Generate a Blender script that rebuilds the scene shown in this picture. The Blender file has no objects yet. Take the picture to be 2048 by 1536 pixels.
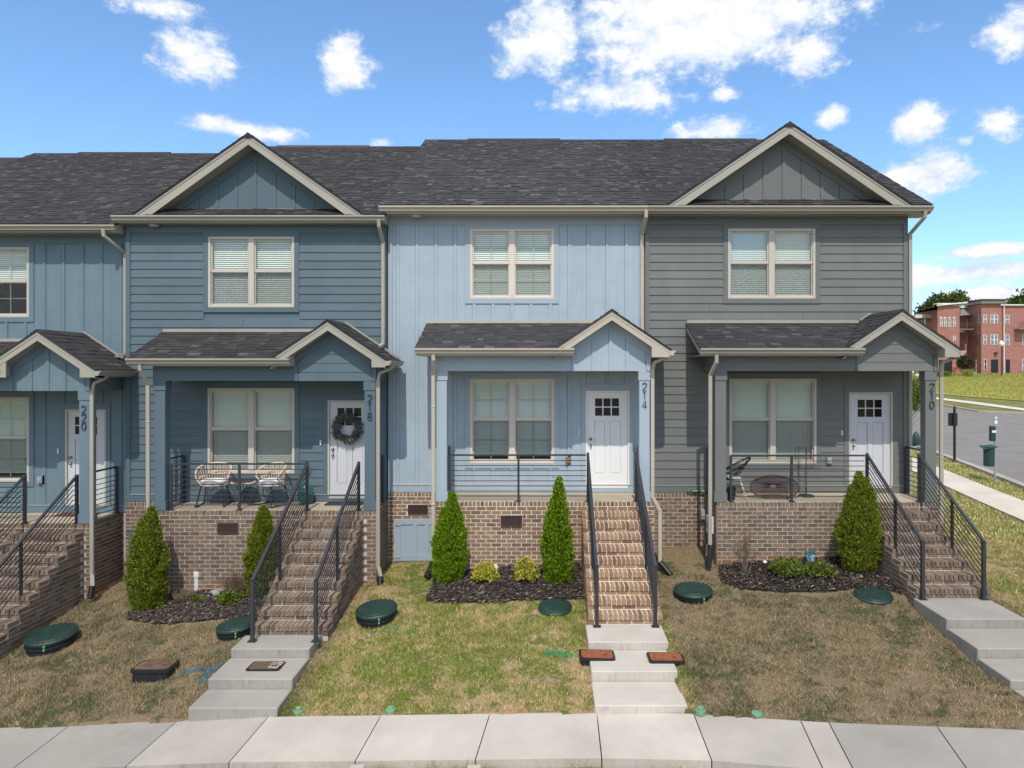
import bpy, math, random
import numpy as np
from mathutils import Vector, Matrix
R = math.radians
random.seed(7); rng = np.random.default_rng(7)
sc = bpy.context.scene
col = sc.collection

# ------------------------------------------------------------------ camera (level, with a rising/shifted lens)
F, CX, CY, CZ = 1420.0, 1090.0, 745.0, 6.0
cam = bpy.data.cameras.new('camera'); cam_o = bpy.data.objects.new('camera', cam); col.objects.link(cam_o)
cam.sensor_width = 36.0; cam.lens = F / 2048 * 36
cam.shift_x = -(CX - 1024) / 2048; cam.shift_y = -(768 - CY) / 2048
cam.clip_start = 0.1; cam.clip_end = 6000
cam_o.location = (0, 0, CZ); cam_o.rotation_euler = (R(90), 0, 0)
sc.camera = cam_o
sc.view_settings.view_transform = 'Standard'; sc.view_settings.look = 'None'
sc.view_settings.exposure = 0.0; sc.view_settings.gamma = 1.0
sc.render.resolution_x, sc.render.resolution_y = 1024, 768

# ------------------------------------------------------------------ sun and sky
SUN_EL, SUN_AZ = R(54.0), R(1.0)       # sun stands behind the camera, a hair to its left
sl = bpy.data.lights.new('sun', 'SUN'); sl.energy = 3.35; sl.angle = R(0.53); sl.color = (1.0, 0.93, 0.82)
so = bpy.data.objects.new('sun', sl); col.objects.link(so)
sd = Vector((math.sin(SUN_AZ) * math.cos(SUN_EL), math.cos(SUN_AZ) * math.cos(SUN_EL), -math.sin(SUN_EL)))
so.rotation_euler = sd.to_track_quat('-Z', 'Y').to_euler(); so.location = (0, -20, 40)

w = bpy.data.worlds.new('World'); sc.world = w; w.use_nodes = True
wt = w.node_tree; wt.nodes.clear()
def WN(t, **k):
    n = wt.nodes.new(t)
    for a, b in k.items(): setattr(n, a, b)
    return n
def wl(a, b): wt.links.new(a, b)
def wmath(op, a, b=None, c=None, clamp=False):
    n = WN('ShaderNodeMath', operation=op); n.use_clamp = clamp
    for i, v in enumerate((a, b, c)):
        if v is None: continue
        if hasattr(v, 'is_linked'): wl(v, n.inputs[i])
        else: n.inputs[i].default_value = v
    return n.outputs[0]
out = WN('ShaderNodeOutputWorld')
sky = WN('ShaderNodeTexSky'); sky.sky_type = 'NISHITA'; sky.sun_disc = False
sky.sun_elevation = SUN_EL; sky.sun_rotation = math.pi + SUN_AZ
sky.air_density = 1.0; sky.dust_density = 0.6; sky.ozone_density = 2.2; sky.altitude = 200
tint = WN('ShaderNodeMix', data_type='RGBA', blend_type='MULTIPLY'); tint.inputs[0].default_value = 1
wl(sky.outputs[0], tint.inputs[6]); tint.inputs[7].default_value = (1.12, 1.38, 1.54, 1)
bg = WN('ShaderNodeBackground'); bg.inputs[1].default_value = 0.15; wl(tint.outputs[2], bg.inputs[0])
tc = WN('ShaderNodeTexCoord'); sep = WN('ShaderNodeSeparateXYZ'); wl(tc.outputs['Generated'], sep.inputs[0])
X, Y, Z = sep.outputs
az = wmath('ARCTAN2', X, Y)
hor = wmath('SQRT', wmath('ADD', wmath('MULTIPLY', X, X), wmath('MULTIPLY', Y, Y)))
el = wmath('ARCTAN2', Z, hor)
cmb = WN('ShaderNodeCombineXYZ'); wl(az, cmb.inputs[0]); wl(el, cmb.inputs[1])
n1 = WN('ShaderNodeTexNoise', noise_dimensions='3D'); n1.inputs['Scale'].default_value = 15; n1.inputs['Detail'].default_value = 10; n1.inputs['Roughness'].default_value = 0.68
st = WN('ShaderNodeVectorMath', operation='MULTIPLY'); wl(cmb.outputs[0], st.inputs[0]); st.inputs[1].default_value = (1, 1.45, 1)
wl(st.outputs[0], n1.inputs['Vector'])
# (px, py, half width, half height) of each cloud bank, turned into directions
blobs = [(318, 8, 110, 34, 1), (383, 108, 96, 52, 1.05), (695, 122, 64, 60, 1), (490, 258, 125, 20, .9), (765, 285, 30, 12, .9),
         (1400, 40, 290, 105, 1.4), (1090, 70, 100, 105, 1.0), (1620, 110, 70, 52, 1.0), (1250, 193, 130, 40, 1.1), (1448, 188, 34, 16, .8),
         (1430, 262, 100, 26, 1.0), (1670, 232, 38, 22, .9), (1838, 245, 62, 42, 1.0), (1995, 242, 62, 44, 1.0), (2022, 62, 70, 48, 1.0),
         (1852, 350, 108, 56, 1.1), (1938, 282, 26, 12, .8), (1050, 130, 80, 34, .9), (1860, 55, 50, 16, .7),
         (1960, 505, 190, 17, 1.0), (1900, 548, 240, 26, 1.25), (2050, 590, 330, 30, 1.0), (1640, 560, 260, 30, .8), (700, 620, 400, 26, .7)]
dens = None
for (px, py, hw, hh, k) in blobs:
    u = (px - CX) / F; v = (CY - py) / F
    a0 = math.atan(u); e0 = math.atan(v / math.hypot(1, u))
    sub = WN('ShaderNodeVectorMath', operation='SUBTRACT'); wl(cmb.outputs[0], sub.inputs[0]); sub.inputs[1].default_value = (a0, e0, 0)
    mul = WN('ShaderNodeVectorMath', operation='MULTIPLY'); wl(sub.outputs[0], mul.inputs[0])
    ca = 1 / (1 + u * u)
    mul.inputs[1].default_value = (1 / (hw / F * ca), 1 / (hh / F * math.sqrt(ca)), 0)
    ln = WN('ShaderNodeVectorMath', operation='LENGTH'); wl(mul.outputs[0], ln.inputs[0])
    d = wmath('MULTIPLY', wmath('SUBTRACT', 1.25, ln.outputs['Value'], clamp=True), k)
    dens = d if dens is None else wmath('MAXIMUM', dens, d)
# scattered cloud over the unseen sky, thickened to add neutral fill light
n2 = WN('ShaderNodeTexNoise'); n2.inputs['Scale'].default_value = 2.6; n2.inputs['Detail'].default_value = 3; wl(st.outputs[0], n2.inputs['Vector'])
away = wmath('MAXIMUM', wmath('GREATER_THAN', wmath('ABSOLUTE', az), 0.85), wmath('GREATER_THAN', el, 0.62))
rest = wmath('MULTIPLY', wmath('MULTIPLY', wmath('SUBTRACT', n2.outputs['Fac'], 0.40, clamp=True), 8.0), away)
dens = wmath('MAXIMUM', dens, rest)
shape = wmath('ADD', wmath('MULTIPLY', dens, 0.74), wmath('MULTIPLY', wmath('SUBTRACT', n1.outputs['Fac'], 0.5), 2.1))
mr = WN('ShaderNodeMapRange'); mr.interpolation_type = 'SMOOTHSTEP'; wl(shape, mr.inputs[0])
mr.inputs[1].default_value = 0.13; mr.inputs[2].default_value = 0.66
cover = wmath('MULTIPLY', mr.outputs[0], wmath('GREATER_THAN', dens, 0.01))
n3 = WN('ShaderNodeTexNoise', noise_dimensions='3D'); n3.inputs['Scale'].default_value = 15; n3.inputs['Detail'].default_value = 5; n3.inputs['Roughness'].default_value = 0.55
ofs = WN('ShaderNodeVectorMath', operation='ADD'); wl(st.outputs[0], ofs.inputs[0]); ofs.inputs[1].default_value = (0.004, 0.020, 0); wl(ofs.outputs[0], n3.inputs['Vector'])
relief = wmath('MULTIPLY', wmath('SUBTRACT', n1.outputs['Fac'], n3.outputs['Fac']), 2.6)
ms = WN('ShaderNodeMapRange'); wl(wmath('ADD', shape, relief), ms.inputs[0]); ms.inputs[1].default_value = 0.15; ms.inputs[2].default_value = 0.95
cc = WN('ShaderNodeMix', data_type='RGBA'); wl(ms.outputs[0], cc.inputs[0]); cc.inputs[6].default_value = (0.66, 0.78, 0.95, 1); cc.inputs[7].default_value = (1.0, 1.0, 1.0, 1)
bc = WN('ShaderNodeBackground'); wl(cc.outputs[2], bc.inputs[0]); bc.inputs[1].default_value = 1.04
mx = WN('ShaderNodeMixShader'); wl(cover, mx.inputs[0]); wl(bg.outputs[0], mx.inputs[1]); wl(bc.outputs[0], mx.inputs[2]); wl(mx.outputs[0], out.inputs[0])
w.cycles.sampling_method = 'MANUAL'; w.cycles.sample_map_resolution = 512

# ------------------------------------------------------------------ helpers
def P(px, py, D):
    return Vector(((px - CX) * D / F, D, CZ - (py - CY) * D / F))

class MB:
    def __init__(s): s.v = []; s.f = []; s.rn = []; s.m = []
    def _add(s, vs, fs, rn=None, m=0):
        b = len(s.v); s.v += [tuple(v) for v in vs]; s.f += [tuple(b + i for i in f) for f in fs]
        s.rn += [random.random() if rn is None else rn] * len(fs); s.m += [m] * len(fs)
        return s
    def box(s, x0, x1, y0, y1, z0, z1, **k):
        return s._add([(x0,y0,z0),(x1,y0,z0),(x1,y1,z0),(x0,y1,z0),(x0,y0,z1),(x1,y0,z1),(x1,y1,z1),(x0,y1,z1)],
                      [(0,3,2,1),(4,5,6,7),(0,1,5,4),(1,2,6,5),(2,3,7,6),(3,0,4,7)], **k)
    def prism_y(s, pts, y0, y1, **k):      # pts in (x,z), extruded along y
        n = len(pts)
        return s._add([(p[0], y0, p[1]) for p in pts] + [(p[0], y1, p[1]) for p in pts],
                      [tuple(range(n)), tuple(range(2*n-1, n-1, -1))] + [(i, n+i, n+(i+1)%n, (i+1)%n) for i in range(n)], **k)
    def prism_x(s, pts, x0, x1, **k):      # pts in (y,z)
        n = len(pts)
        return s._add([(x0, p[0], p[1]) for p in pts] + [(x1, p[0], p[1]) for p in pts],
                      [tuple(range(n)), tuple(range(2*n-1, n-1, -1))] + [(i, n+i, n+(i+1)%n, (i+1)%n) for i in range(n)], **k)
    def prism_z(s, pts, z0, z1, **k):
        n = len(pts)
        return s._add([(p[0], p[1], z0) for p in pts] + [(p[0], p[1], z1) for p in pts],
                      [tuple(range(n)), tuple(range(2*n-1, n-1, -1))] + [(i, n+i, n+(i+1)%n, (i+1)%n) for i in range(n)], **k)
    def quad(s, *p, **k): return s._add(p, [tuple(range(len(p)))], **k)
    def hexa(s, a, b, **k):               # two matching 4-point loops joined
        return s._add(list(a) + list(b), [(0,1,2,3),(7,6,5,4)] + [(i, 4+i, 4+(i+1)%4, (i+1)%4) for i in range(4)], **k)
    def tube(s, pts, r, n=8, closed=False, r2=None, **k):
        pts = [Vector(p) for p in pts]; m = len(pts); rings = []
        up = Vector((0, 0, 1)); prev = None
        for i in range(m):
            if closed: t = pts[(i+1) % m] - pts[i-1]
            else: t = pts[min(i+1, m-1)] - pts[max(i-1, 0)]
            t.normalize()
            if prev is None:
                a = t.cross(up)
                if a.length < 0.1: a = t.cross(Vector((1, 0, 0)))
            else: a = prev - t * prev.dot(t)
            a.normalize(); prev = a; b = t.cross(a)
            rr = r if r2 is None else r + (r2 - r) * i / (m - 1)
            rings.append([pts[i] + (a * math.cos(2*math.pi*j/n) + b * math.sin(2*math.pi*j/n)) * rr for j in range(n)])
        vs = [v for rg in rings for v in rg]; fs = []
        for i in range(m if closed else m - 1):
            for j in range(n):
                fs.append((i*n+j, i*n+(j+1)%n, ((i+1)%m)*n+(j+1)%n, ((i+1)%m)*n+j))
        if not closed: fs += [tuple(range(n)), tuple((m-1)*n + j for j in range(n))]
        return s._add(vs, fs, **k)
    def bar(s, a, b, wx, wz, **k):        # square bar from a to b, wx wide in x (or across), wz high
        a, b = Vector(a), Vector(b); t = (b - a).normalized()
        side = t.cross(Vector((0, 0, 1)))
        if side.length < 0.1: side = Vector((1, 0, 0))
        side.normalize(); up = side.cross(t).normalized()
        c = [side*wx/2 + up*wz/2, -side*wx/2 + up*wz/2, -side*wx/2 - up*wz/2, side*wx/2 - up*wz/2]
        return s.hexa([a + q for q in c], [b + q for q in c], **k)
    def lathe(s, c, prof, n=24, **k):     # prof: list of (r, z)
        vs = [(c[0] + r*math.cos(2*math.pi*j/n), c[1] + r*math.sin(2*math.pi*j/n), c[2] + z) for r, z in prof for j in range(n)]
        fs = [(i*n+j, i*n+(j+1)%n, (i+1)*n+(j+1)%n, (i+1)*n+j) for i in range(len(prof)-1) for j in range(n)]
        fs += [tuple(range(n)), tuple((len(prof)-1)*n + j for j in range(n))]
        return s._add(vs, fs, **k)
    def build(s, name, mat, parent=None, smooth=False, base=None, bevel=0):
        b = base if base is not None else (ORG.get(parent.name, Vector()) if parent else Vector())
        me = bpy.data.meshes.new(name)
        me.from_pydata([(v[0]-b[0], v[1]-b[1], v[2]-b[2]) for v in s.v], [], s.f)
        for m_ in (mat if isinstance(mat, (list, tuple)) else [mat]): me.materials.append(m_)
        if any(s.m): me.polygons.foreach_set('material_index', s.m)
        at = me.attributes.new('rnd', 'FLOAT', 'FACE'); at.data.foreach_set('value', s.rn)
        if smooth: me.polygons.foreach_set('use_smooth', [True] * len(s.f))
        o = bpy.data.objects.new(name, me); col.objects.link(o)
        ORG[o.name] = Vector(b)
        if parent: o.parent = parent; o.location = Vector(b) - ORG[parent.name]
        else: o.location = b
        if bevel:
            md = o.modifiers.new('bevel', 'BEVEL'); md.width = bevel; md.segments = 1; md.limit_method = 'ANGLE'
        return o
ORG = {}
def thing(name, label, cat, base, group=None, kind=None):
    o = bpy.data.objects.new(name, None); col.objects.link(o); o.empty_display_size = 0.1
    o.location = base; ORG[o.name] = Vector(base)
    o['label'] = label; o['category'] = cat
    if group: o['group'] = group
    if kind: o['kind'] = kind
    return o
def tag(o, label, cat, group=None, kind=None):
    o['label'] = label; o['category'] = cat
    if group: o['group'] = group
    if kind: o['kind'] = kind
    return o
def inst(name, me, parent, loc, rot=(0,0,0), scale=(1,1,1)):
    o = bpy.data.objects.new(name, me); col.objects.link(o); o.parent = parent
    o.location = Vector(loc) - ORG[parent.name]; o.rotation_euler = rot; o.scale = scale
    return o

# ------------------------------------------------------------------ materials
def nm(name):
    m = bpy.data.materials.new(name); m.use_nodes = True
    return m, m.node_tree, m.node_tree.nodes['Principled BSDF']
def link(t, a, b): t.links.new(a, b)
def pos(t, scale=(1,1,1)):
    g = t.nodes.new('ShaderNodeNewGeometry'); mp = t.nodes.new('ShaderNodeMapping'); mp.inputs['Scale'].default_value = scale
    link(t, g.outputs['Position'], mp.inputs[0]); return mp.outputs[0]
def noise(t, scale, vec=None, detail=4, rough=0.55):
    n = t.nodes.new('ShaderNodeTexNoise'); n.inputs['Scale'].default_value = scale; n.inputs['Detail'].default_value = detail
    n.inputs['Roughness'].default_value = rough
    if vec is not None: link(t, vec, n.inputs['Vector'])
    return n.outputs['Fac']
def ramp(t, fac, stops):
    r = t.nodes.new('ShaderNodeValToRGB'); el = r.color_ramp.elements
    while len(el) < len(stops): el.new(0.5)
    for e, (p, c) in zip(el, stops): e.position = p; e.color = (*c, 1)
    link(t, fac, r.inputs[0]); return r.outputs[0]
def mixc(t, fac, a, b, bt='MIX'):
    n = t.nodes.new('ShaderNodeMix'); n.data_type = 'RGBA'; n.blend_type = bt
    for i, v in ((0, fac), (6, a), (7, b)):
        if hasattr(v, 'is_linked'): link(t, v, n.inputs[i])
        else: n.inputs[i].default_value = v if i == 0 else (*v, 1)
    return n.outputs[2]
def maprange(t, v, a, b, c=0, d=1, smooth=False):
    n = t.nodes.new('ShaderNodeMapRange'); link(t, v, n.inputs[0])
    if smooth: n.interpolation_type = 'SMOOTHSTEP'
    for i, q in enumerate((a, b, c, d)): n.inputs[i+1].default_value = q
    return n.outputs[0]
def tmath(t, op, a, b=None):
    n = t.nodes.new('ShaderNodeMath'); n.operation = op
    for i, v in enumerate((a, b)):
        if v is None: continue
        if hasattr(v, 'is_linked'): link(t, v, n.inputs[i])
        else: n.inputs[i].default_value = v
    return n.outputs[0]
def bump(t, bs, h, strength=0.3, dist=0.01):
    b = t.nodes.new('ShaderNodeBump'); b.inputs['Strength'].default_value = strength; b.inputs['Distance'].default_value = dist
    link(t, h, b.inputs['Height']); link(t, b.outputs[0], bs.inputs['Normal'])
def rnd(t):
    a = t.nodes.new('ShaderNodeAttribute'); a.attribute_name = 'rnd'
    o = t.nodes.new('ShaderNodeObjectInfo')
    return tmath(t, 'FRACT', tmath(t, 'ADD', a.outputs['Fac'], o.outputs['Random']))
def paint(name, c, rough=0.55, var=0.10, sc1=1.3, grain=(3, 3, 40), bs_=0.4, dist=0.005, piece=0.0, spec=0.3, metal=0):
    m, t, b = nm(name)
    p = pos(t); nz = noise(t, sc1, p, 5)
    cc = mixc(t, maprange(t, nz, 0.3, 0.7), tuple(x*(1-var) for x in c), tuple(min(1, x*(1+var)) for x in c))
    if piece: cc = mixc(t, maprange(t, noise(t, 4.5, pos(t, (3, 1, .22)), 5, .65), .52, .78, 0, .34), cc, tuple(x*.72 for x in c))
    if piece:
        k = maprange(t, rnd(t), 0, 1, 1-piece, 1+piece)
        cb = t.nodes.new('ShaderNodeCombineColor')
        for i in range(3): link(t, k, cb.inputs[i])
        cc = mixc(t, 1.0, cc, cb.outputs[0], 'MULTIPLY')
    link(t, cc, b.inputs['Base Color'])
    b.inputs['Roughness'].default_value = rough; b.inputs['Specular IOR Level'].default_value = spec; b.inputs['Metallic'].default_value = metal
    if bs_: bump(t, b, noise(t, 9, pos(t, grain), 3), bs_, dist)
    return m
M = {}
M['bb214'] = paint('pale blue board paint', (0.365, 0.442, 0.512), grain=(3, 3, 3), sc1=3.0, var=0.05, piece=.015)
M['bb220'] = paint('mid blue board paint', (0.150, 0.215, 0.257), grain=(3, 3, 3), sc1=3.0, var=0.06, piece=.015)
M['lap218'] = paint('slate blue lap siding paint', (0.105, 0.150, 0.178), grain=(1.2, 3, 14), var=0.07, piece=.05)
M['lap210'] = paint('grey lap siding paint', (0.163, 0.171, 0.166), grain=(1.2, 3, 14), var=0.07, piece=.05)
M['tr214'] = paint('pale blue trim paint', (0.350, 0.424, 0.494), grain=(2, 2, 8), var=0.04)
M['tr220'] = paint('mid blue trim paint', (0.138, 0.202, 0.245), grain=(2, 2, 8), var=0.04)
M['tr218'] = paint('slate blue trim paint', (0.100, 0.145, 0.175), grain=(2, 2, 8), var=0.04)
M['tr210'] = paint('grey trim paint', (0.154, 0.163, 0.160), grain=(2, 2, 8), var=0.04)
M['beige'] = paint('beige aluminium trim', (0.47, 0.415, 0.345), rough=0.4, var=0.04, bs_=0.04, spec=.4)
M['beige_n'] = paint('dimmed beige aluminium trim', (0.36, 0.335, 0.285), rough=0.4, var=0.05, bs_=0.04, spec=.4)  # _n trim, frames, doors, blinds, soffit: neighbours' dimming put into the colour
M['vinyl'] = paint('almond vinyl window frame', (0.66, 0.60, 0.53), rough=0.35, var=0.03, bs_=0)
M['vinyl_n'] = paint('dimmed almond vinyl window frame', (0.52, 0.48, 0.42), rough=0.4, var=0.03, bs_=0)  # same almond vinyl, darkened in colour for the dimmed neighbours
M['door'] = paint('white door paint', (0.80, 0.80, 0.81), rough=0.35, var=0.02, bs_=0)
M['door_n'] = paint('dimmed white door paint', (0.56, 0.57, 0.60), rough=0.35, var=0.02, bs_=0)
M['white'] = paint('white plastic', (0.70, 0.69, 0.66), rough=0.4, var=0.05, bs_=0)
M['rail'] = paint('dark charcoal rail metal', (0.030, 0.034, 0.044), rough=0.42, var=0.15, bs_=0.05, spec=.5)
M['railn'] = paint('charcoal rail metal', (0.034, 0.037, 0.044), rough=0.45, var=0.15, bs_=0.05, spec=.5)
M['black'] = paint('black plastic', (0.018, 0.019, 0.022), rough=0.45, var=0.2, bs_=0.1, spec=.4)
M['dark'] = paint('dark interior', (0.02, 0.02, 0.022), rough=0.9, bs_=0)
M['nickel'] = paint('satin nickel', (0.35, 0.33, 0.30), rough=0.3, metal=1, bs_=0)
M['grey'] = paint('grey enamelled box', (0.33, 0.35, 0.37), rough=0.4, bs_=0.05)
M['darkpane'] = paint('door pane glass', (0.012, 0.010, 0.014), rough=0.08, bs_=0, spec=.5)
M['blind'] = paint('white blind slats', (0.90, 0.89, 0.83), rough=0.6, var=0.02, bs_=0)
M['blind_n'] = paint('dimmed white blind slats', (0.76, 0.75, 0.69), rough=0.6, var=0.02, bs_=0)
M['muntin'] = paint('window grille', (0.50, 0.56, 0.48), rough=0.5, var=0.02, bs_=0)
M['rattan'] = paint('natural rattan', (0.72, 0.53, 0.42), rough=0.55, var=0.12, sc1=20)
M['cushion'] = paint('white cushion cloth', (0.74, 0.74, 0.75), rough=0.9, var=0.03)
M['brass'] = paint('outdoor light metal', (0.20, 0.17, 0.12), rough=0.4, bs_=0.1)
M['rust'] = paint('rust brown meter lid', (0.26, 0.085, 0.040), rough=0.7, var=0.3, sc1=14, grain=(10, 10, 10), bs_=0.5)
M['rust2'] = paint('worn brown meter lid', (0.13, 0.085, 0.058), rough=0.75, var=0.35, sc1=9, grain=(10, 10, 10), bs_=0.5)
M['greenlid'] = paint('dark green fibreglass lid', (0.016, 0.040, 0.033), rough=0.5, var=0.25, sc1=6, grain=(8, 8, 8), bs_=0.3, spec=.4)
M['greencap'] = paint('pale green plastic cap', (0.16, 0.32, 0.19), rough=0.6, var=0.2, sc1=12, bs_=.1)
M['ceramic'] = paint('teal glazed ceramic', (0.02, 0.13, 0.11), rough=0.25, var=0.5, sc1=40, spec=.6)
M['bluec'] = paint('blue glazed face', (0.20, 0.33, 0.46), rough=0.35, var=0.15, sc1=30)
M['galv'] = paint('galvanised steel', (0.35, 0.38, 0.40), rough=0.4, metal=.4, bs_=.05)
M['stationgreen'] = paint('dark green painted metal', (0.022, 0.060, 0.055), rough=0.45, bs_=.05)
M['ventm'] = paint('brown cast vent', (0.085, 0.050, 0.040), rough=0.6, bs_=0.2)
M['clay'] = paint('bare red clay', (0.30, 0.15, 0.08), rough=0.95, var=0.3, sc1=6)
M['sprayg'] = paint('green marking paint', (0.12, 0.38, 0.16), rough=0.8, bs_=0)
M['sprayb'] = paint('blue marking paint', (0.09, 0.24, 0.38), rough=0.8, bs_=0)
M['number'] = paint('dark metal numeral', (0.022, 0.026, 0.034), rough=0.4, bs_=0)
M['signwhite'] = paint('white sign face', (0.75, 0.76, 0.78), rough=0.5, bs_=0)
M['signred'] = paint('red sign print', (0.45, 0.05, 0.04), rough=0.5, bs_=0)
M['signblue'] = paint('dark blue sign print', (0.04, 0.07, 0.20), rough=0.5, bs_=0)
M['limeu'] = paint('lime parasol cloth', (0.45, 0.65, 0.05), rough=0.8, bs_=0)
M['orangeu'] = paint('orange parasol cloth', (0.75, 0.20, 0.09), rough=0.8, bs_=0)
M['lampw'] = paint('milky lamp globe', (0.8, 0.8, 0.78), rough=0.3, bs_=0)

def soffit_mat(name, c):
    m, t, b = nm(name)
    g = t.nodes.new('ShaderNodeNewGeometry'); s = t.nodes.new('ShaderNodeSeparateXYZ'); link(t, g.outputs['Position'], s.inputs[0])
    q = tmath(t, 'FRACT', tmath(t, 'MULTIPLY', tmath(t, 'ADD', s.outputs[0], s.outputs[1]), 1/0.105))
    g1 = tmath(t, 'LESS_THAN', q, 0.10)
    link(t, mixc(t, g1, c, tuple(x*0.25 for x in c)), b.inputs['Base Color']); b.inputs['Roughness'].default_value = 0.45
    return m
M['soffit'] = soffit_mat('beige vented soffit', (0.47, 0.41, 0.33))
M['soffit_n'] = soffit_mat('dimmed beige vented soffit', (0.36, 0.33, 0.28))

def glass():
    m = bpy.data.materials.new('window glass'); m.use_nodes = True; t = m.node_tree; t.nodes.clear()
    o = t.nodes.new('ShaderNodeOutputMaterial'); tr = t.nodes.new('ShaderNodeBsdfTransparent'); tr.inputs[0].default_value = (0.95, 0.985, 0.98, 1)
    gl = t.nodes.new('ShaderNodeBsdfGlossy'); gl.inputs['Roughness'].default_value = 0.01; gl.inputs[0].default_value = (0.95, 1, 1, 1)
    g = t.nodes.new('ShaderNodeNewGeometry'); bp = t.nodes.new('ShaderNodeBump'); bp.inputs['Strength'].default_value = .08; bp.inputs['Distance'].default_value = .02
    link(t, noise(t, 1.2, pos(t), 1), bp.inputs['Height']); link(t, bp.outputs[0], gl.inputs['Normal'])
    gg = t.nodes.new('ShaderNodeNewGeometry'); dt = t.nodes.new('ShaderNodeVectorMath'); dt.operation = 'DOT_PRODUCT'; link(t, gg.outputs['Normal'], dt.inputs[0]); link(t, gg.outputs['Incoming'], dt.inputs[1])
    sch = tmath(t, 'POWER', tmath(t, 'SUBTRACT', 1.0, tmath(t, 'ABSOLUTE', dt.outputs['Value'])), 5.0)
    mx = t.nodes.new('ShaderNodeMixShader'); link(t, tmath(t, 'ADD', tmath(t, 'MULTIPLY', sch, .9), 0.045), mx.inputs[0])
    link(t, tr.outputs[0], mx.inputs[1]); link(t, gl.outputs[0], mx.inputs[2]); link(t, mx.outputs[0], o.inputs[0])
    return m
M['glass'] = glass()
def screen():
    m = bpy.data.materials.new('insect screen'); m.use_nodes = True; t = m.node_tree; t.nodes.clear()
    o = t.nodes.new('ShaderNodeOutputMaterial'); tr = t.nodes.new('ShaderNodeBsdfTransparent'); df = t.nodes.new('ShaderNodeBsdfDiffuse'); df.inputs[0].default_value = (.03, .03, .03, 1)
    mx = t.nodes.new('ShaderNodeMixShader'); mx.inputs[0].default_value = 0.16
    link(t, tr.outputs[0], mx.inputs[1]); link(t, df.outputs[0], mx.inputs[2]); link(t, mx.outputs[0], o.inputs[0])
    return m
M['screen'] = screen()

def brickmat(name, stops, stain_z):
    m, t, b = nm(name)
    r = rnd(t); c = ramp(t, r, stops)
    p = pos(t); nz = noise(t, 22, p, 5, .65)
    c = mixc(t, maprange(t, nz, .35, .75, 0, .55), c, tuple(x*.55 for x in stops[0][1]))
    # red clay splashed up from the bare soil onto the lowest courses
    g = t.nodes.new('ShaderNodeNewGeometry'); s = t.nodes.new('ShaderNodeSeparateXYZ'); link(t, g.outputs['Position'], s.inputs[0])
    hz = tmath(t, 'ADD', s.outputs[2], tmath(t, 'MULTIPLY', noise(t, 2.5, p, 4), -0.35))
    hz = tmath(t, 'ADD', hz, tmath(t, 'MULTIPLY', s.outputs[0], -0.052))
    c = mixc(t, maprange(t, hz, stain_z+.14, stain_z-.06, 0, .45, True), c, (0.36, 0.16, 0.075))
    link(t, c, b.inputs['Base Color']); b.inputs['Roughness'].default_value = .9; b.inputs['Specular IOR Level'].default_value = .15
    bump(t, b, noise(t, 60, p, 4, .7), .6, .004)
    return m
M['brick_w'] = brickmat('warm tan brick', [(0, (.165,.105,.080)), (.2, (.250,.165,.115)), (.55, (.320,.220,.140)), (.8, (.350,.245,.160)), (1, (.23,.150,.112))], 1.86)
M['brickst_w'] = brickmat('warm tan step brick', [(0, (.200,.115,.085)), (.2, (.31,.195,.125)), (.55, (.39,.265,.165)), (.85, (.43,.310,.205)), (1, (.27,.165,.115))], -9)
M['brick_g'] = brickmat('grey brown brick', [(0, (.140,.097,.076)), (.25, (.185,.133,.099)), (.6, (.232,.172,.122)), (.85, (.260,.195,.140)), (1, (.18,.132,.104))], 1.86)  # dimming of the neighbours is put into this brick and its mortar
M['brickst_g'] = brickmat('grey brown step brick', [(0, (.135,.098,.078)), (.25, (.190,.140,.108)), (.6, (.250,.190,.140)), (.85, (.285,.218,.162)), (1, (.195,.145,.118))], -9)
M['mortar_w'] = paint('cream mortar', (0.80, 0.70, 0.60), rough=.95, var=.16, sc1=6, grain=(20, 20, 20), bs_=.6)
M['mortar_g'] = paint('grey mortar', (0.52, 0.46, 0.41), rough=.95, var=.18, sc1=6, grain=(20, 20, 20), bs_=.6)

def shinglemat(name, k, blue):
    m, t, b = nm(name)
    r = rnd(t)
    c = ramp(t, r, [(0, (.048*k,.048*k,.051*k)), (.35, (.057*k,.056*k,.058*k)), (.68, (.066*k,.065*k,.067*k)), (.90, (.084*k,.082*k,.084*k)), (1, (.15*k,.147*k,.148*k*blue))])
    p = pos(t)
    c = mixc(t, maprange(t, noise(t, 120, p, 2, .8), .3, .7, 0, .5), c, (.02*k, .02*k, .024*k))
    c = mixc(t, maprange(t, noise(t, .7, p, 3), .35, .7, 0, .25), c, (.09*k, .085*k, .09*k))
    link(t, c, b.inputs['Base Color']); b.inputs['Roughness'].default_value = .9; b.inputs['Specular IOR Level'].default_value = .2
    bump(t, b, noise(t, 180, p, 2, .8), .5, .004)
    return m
M['sh_w'] = shinglemat('brightened charcoal shingles', .96, 1.14)  # brightening of the middle house is put into this shingle colour
M['sh_n'] = shinglemat('charcoal shingles', .80, 1.0)

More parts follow.
